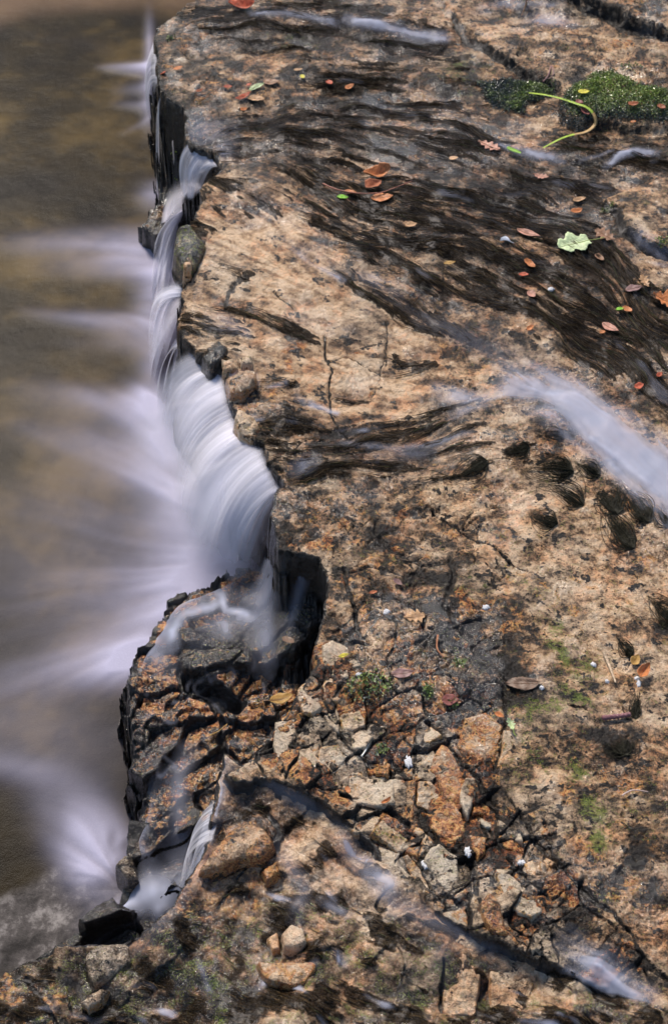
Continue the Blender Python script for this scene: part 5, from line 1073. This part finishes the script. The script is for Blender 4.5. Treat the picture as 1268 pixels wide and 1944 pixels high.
for r_ in LV: leaf(*r_[:5], r_[5], curl=r_[6], stalk=r_[7], lift=r_[8], fold=r_[9], twist=r_[10])

# ------------------------------------------------------------------ twigs, grass, feather, white flecks
def twig(pts, rad, c, label, cat='twig', lift=.006, name='twig', taper=.5, k=30):
    P = onground(pts, lift, k); r_ = rad * np.linspace(1, taper, k) * (1 + .15 * np.sin(np.arange(k) * 1.7)); r_[0] *= .5; r_[-1] *= .4
    o = tube_mesh(name, P[None], r_[None], simple_mat(name + '_skin', c, .45, .3), sides=8, origin=tuple(P[0])); tag(o, label, cat, 'twigs and stems'); return o
twig([(612, 348), (640, 360), (680, 367), (720, 366), (745, 358), (783, 343)], .0017, (.30, .10, .06), 'thin red twig with orange leaves on it, in the dark algae', lift=.010)
twig([(1145, 1238), (1155, 1262), (1168, 1296)], .0028, (.52, .38, .25), 'straight pale stick on the tan rock at the right')
twig([(1142, 1363), (1170, 1360), (1197, 1356)], .0038, (.22, .09, .10), 'short thick purple-brown twig below the pale stick', taper=.9)
twig([(831, 1205), (829, 1228), (835, 1240), (843, 1248)], .0016, (.40, .15, .06), 'crooked rust-coloured twig on the dark mottled rock')
twig([(399, 1396), (415, 1388), (432, 1374)], .0012, (.40, .24, .06), 'golden straw lying on the wet red rock')
twig([(686, 1436), (694, 1424), (700, 1410)], .0014, (.75, .72, .66), 'white straw below the bright pale slab')
twig([(1030, 155), (1040, 143), (1046, 125), (1050, 140), (1040, 150)], .0016, (.34, .17, .16), 'pinkish rootlet hanging over the dark ledge crack', cat='rootlet')
twig([(1180, 1510), (1200, 1500), (1230, 1503)], .0012, (.6, .45, .4), 'thin pale stem on the brown rock above the black hollow')
def blade(pts, wid, mats, label):
    root = D.objects.new('grass_blade', None); COL.objects.link(root); P = onground(pts, .012, 60); root.location = P[0]
    for (a, b, m, nm) in mats:
        i0, i1 = int(a * 59), int(b * 59) + 1; Q = P[i0:i1] - P[0]; n = len(Q); t = np.linspace(a, b, n)
        wv = wid * np.sin(np.pi * np.clip(t * .9 + .06, 0, 1)) ** .5; tg = np.gradient(Q, axis=0); tg /= np.linalg.norm(tg, axis=1, keepdims=True) + 1e-9; sd2 = np.cross(tg, [0, 0, 1.]); sd2 /= np.linalg.norm(sd2, axis=1, keepdims=True)
        c = [Q - sd2 * wv[:, None] + [0, 0, .0012], Q, Q + sd2 * wv[:, None] + [0, 0, .0012], Q - [0, 0, .0008]]; VV = np.stack(c, 1); idx = np.arange(n * 4).reshape(n, 4); nx_ = np.roll(idx, -1, 1)
        mesh(nm, VV.reshape(-1, 3), np.stack([idx[:-1], idx[1:], nx_[1:], nx_[:-1]], -1).reshape(-1, 4), m, parent=root)
    tag(root, label, 'grass blade', None); return root
gm = simple_mat('grass_green', (.36, .50, .05), .4); gb = simple_mat('grass_dried', (.42, .27, .10), .45)
blade([(1003, 177), (1035, 181), (1065, 188), (1095, 198), (1115, 206), (1128, 222), (1128, 238), (1112, 251), (1085, 257), (1062, 265), (1031, 281)], .0042, [(0, .47, gm, 'tip'), (.47, .78, gb, 'dry_bend'), (.78, 1, gm, 'base')], 'long bent grass blade, green at both ends, curling over the moss')
blade([(962, 280), (972, 285), (988, 291)], .006, [(0, 1, simple_mat('grass_lime', (.22, .42, .04), .4), 'sheath')], 'short bright green blade tip caught at the start of a small white rill')
# mossy sprig at the top
rg = np.random.default_rng(77); o0 = spot(990, 30); root = D.objects.new('plant_sprig', None); COL.objects.link(root); root.location = o0
tube_mesh('stem', smooth_path([(0, 0, 0), (.01, .02, .02), (.012, .035, .045)], 10)[None], np.full((1, 10), .0018), STALK, parent=root, sides=6)
ps = []
for i in range(26):
    c0 = np.array([.011, .03, .04]) + rg.normal(0, .008, 3); dd = rg.normal(0, 1, 3); dd /= np.linalg.norm(dd); ps.append([c0 + dd * .009 * t for t in np.linspace(0, 1, 5)])
tube_mesh('leaflets', np.array(ps), np.tile([.0006, .002, .0024, .0018, .0004], (26, 1)), simple_mat('sprig_pale', (.45, .46, .30), .5), parent=root, sides=6); tag(root, 'pale tufted sprig on a brown stem at the top edge', 'plant')
# feather
root = D.objects.new('feather', None); COL.objects.link(root); f0 = np.array(spot(969, 459, .006)); root.location = f0; fm_ = simple_mat('feather_white', (.62, .66, .74), .6)
qt = np.array(spot(952, 452, .008)) - f0; sd2 = np.array([-qt[1], qt[0], 0]); ps = []
for i in range(22):
    s_ = (i / 21 - .5) * 1.5; e_ = qt * (1.1 - .25 * abs(s_)) + sd2 * s_ * .62; ps.append([e_ * t + np.array([0, 0, .003 * math.sin(math.pi * t)]) for t in np.linspace(0, 1, 6)])
tube_mesh('barbs', np.array(ps), np.tile(np.linspace(.0006, .0004, 6), (22, 1)), fm_, parent=root); tube_mesh('shaft', np.array([[-qt * .35, qt * .1, qt * .6]]), np.array([[.0006, .0009, .0005]]), fm_, parent=root, sides=5)
tag(root, 'small white downy feather spread like a fan on dark algae', 'feather')
# white flecks: raised lumps standing in for foam spots and glints
DM = simple_mat('fleck_white', (.80, .80, .82), .55, .12, 200, .003)
DR = [(733, 1162, 8, 6, 'ring-like white fleck left of the pale tan lobed leaf'), (922, 1153, 8, 6, 'bright white fleck alone on the brown rock right of the dark crack'), (775, 1446, 8, 13, 'white oval fleck on a grey stone right of the dark crack top'),
      (810, 1641, 12, 10, 'frilly white fleck on the smooth olive-grey slab'), (888, 1617, 9, 9, 'glinting white fleck near the orange-stained block'), (681, 1281, 9, 4, 'slim white fleck beside the small cress patch'), (1212, 1298, 5, 7, 'white fleck just under the curled bright orange leaf'),
      (1208, 1288, 5, 4, 'smaller white fleck touching the curled orange leaf'), (990, 1638, 8, 6, 'white fleck in the flaky bed near the ochre pebbles'), (1126, 1262, 6, 5, 'white fleck amid the green algae left of the pale stick'), (1152, 1294, 5, 4, 'white fleck by the lower end of the pale stick'),
      (1028, 1306, 6, 4, 'pinkish white fleck right of the large dull brown leaf'), (1086, 167, 4, 3, 'tiny white fleck above the moss'), (1045, 549, 7, 5, 'white foam-like fleck on the black algae in the centre right')]
for i, (x, y, rx, ry, lab) in enumerate(DR):
    n = 40; rr, th = np.meshgrid(np.linspace(0, 1, 9), np.linspace(0, 2 * np.pi, n, endpoint=False), indexing='ij'); o_ = np.array(spot(x, y, .001)); mp = np.linalg.norm(np.array(spot(x + 10, y)) - o_) / 10
    wb = 1 + .14 * np.sin(th * 2 + i) + .10 * np.sin(th * 5 + 2 * i) + .12 * np.sin(th * 7 + 3 * i) + .10 * np.sin(th * 13 + i)
    X = rr * np.cos(th) * rx * .82 * wb * mp; Y = rr * np.sin(th) * ry * 1.1 * wb * mp
    Zz = .0026 * np.sqrt(np.clip(1 - rr ** 2, 0, 1)) * (1 + .7 * perlin(X * 500 + i, Y * 500, 3)) - .0015 * (rr > .95)
    idx = np.arange(rr.size).reshape(rr.shape); nx_ = np.roll(idx, -1, 1)
    Vd = np.stack([X, Y, Zz], -1).reshape(-1, 3); o = mesh('white_fleck', Vd, np.stack([idx[:-1], idx[1:], nx_[1:], nx_[:-1]], -1).reshape(-1, 4), DM); o.location = o_
    tag(o, lab, 'bird dropping', 'white flecks on the rock')

# ------------------------------------------------------------------ moss cushions and cress
MM = simple_mat('moss_leaf', (1, 1, 1), .4, .15, tint=True, coat=.5)
def moss_patch(name, poly, n, size, ht, bright, label, seed, cmix=.3):
    rg = np.random.default_rng(seed); s = win(poly, 10); dd = seg_d(CX[s] + wrpx[s], CY[s] + wrpy[s], poly, True); k = dd > -1
    xs, ys, ds = CX[s][k], CY[s][k], dd[k]; pw = sstep(-2, 6, ds.astype(np.float64)); ii = rg.choice(len(xs), n, p=pw / pw.sum()); x = xs[ii] + rg.uniform(-1.5, 1.5, n); y = ys[ii] + rg.uniform(-1.5, 1.5, n)
    wx, wy = plan(x, y); z = bil(H, x, y, X0, Y0, ST) + rg.uniform(0, ht, n) ** 1.0
    c = np.stack([wx, wy, z], -1); t = rg.normal(0, 1, (n, 3)); t[:, 2] = np.abs(t[:, 2]) * .7; t /= np.linalg.norm(t, axis=1, keepdims=True); b = np.cross(t, rg.normal(0, 1, (n, 3))); b /= np.linalg.norm(b, axis=1, keepdims=True)
    sz = size * rg.uniform(.6, 1.3, n)[:, None]
    Vm = np.stack([c, c + t * sz * .5 + b * sz * .38, c + t * sz, c + t * sz * .5 - b * sz * .38], 1).reshape(-1, 3); Fm = np.arange(n * 4).reshape(n, 4)
    g = np.clip(bright(x, y) + rg.normal(0, .25, n) + (z - z.mean()) / max(ht, 1e-6) * .3, 0, 1)[:, None]
    col = np.array([.075, .088, .085]) * (1 - g) + np.array([.30, .40, .06]) * g; col *= rg.uniform(.6, 1.3, n)[:, None]
    o = mesh(name, Vm, Fm, MM, smooth=False); cc = np.repeat(col, 4, 0); attr(o, 'tint', (cc[:, 0], cc[:, 1], cc[:, 2])); tag(o, kind='stuff'); return o
moss_patch('moss', MOSSP[0], 13000, .0034, .004, lambda x, y: .12 + .2 * perlin(x / 12, y / 12, 3), '', 41)
moss_patch('moss', MOSSP[1], 30000, .0034, .0055, lambda x, y: .22 + .7 * np.exp(-(((x - 1145) / 65) ** 2 + ((y - 180) / 30) ** 2)) + .25 * perlin(x / 14, y / 14, 3), '', 42)
for i, (x, y, rx, ry, n) in enumerate([(700, 1308, 46, 26, 420), (870, 1262, 14, 10, 120), (812, 1322, 14, 14, 140), (725, 1422, 16, 10, 100), (1150, 405, 14, 4, 120), (1252, 478, 12, 8, 120), (323, 68 + 5, 8, 4, 60), (322, 230, 12, 30, 260), (860, 1340, 10, 8, 60), (1200, 145, 30, 6, 120)]):
    moss_patch('moss', [(x + rx * math.cos(a), y + ry * math.sin(a)) for a in np.linspace(0, 6.28, 12)[:-1]], n, .0042, .006, lambda x_, y_: .45 + .3 * perlin(x_ / 9, y_ / 9, 5), '', 50 + i)
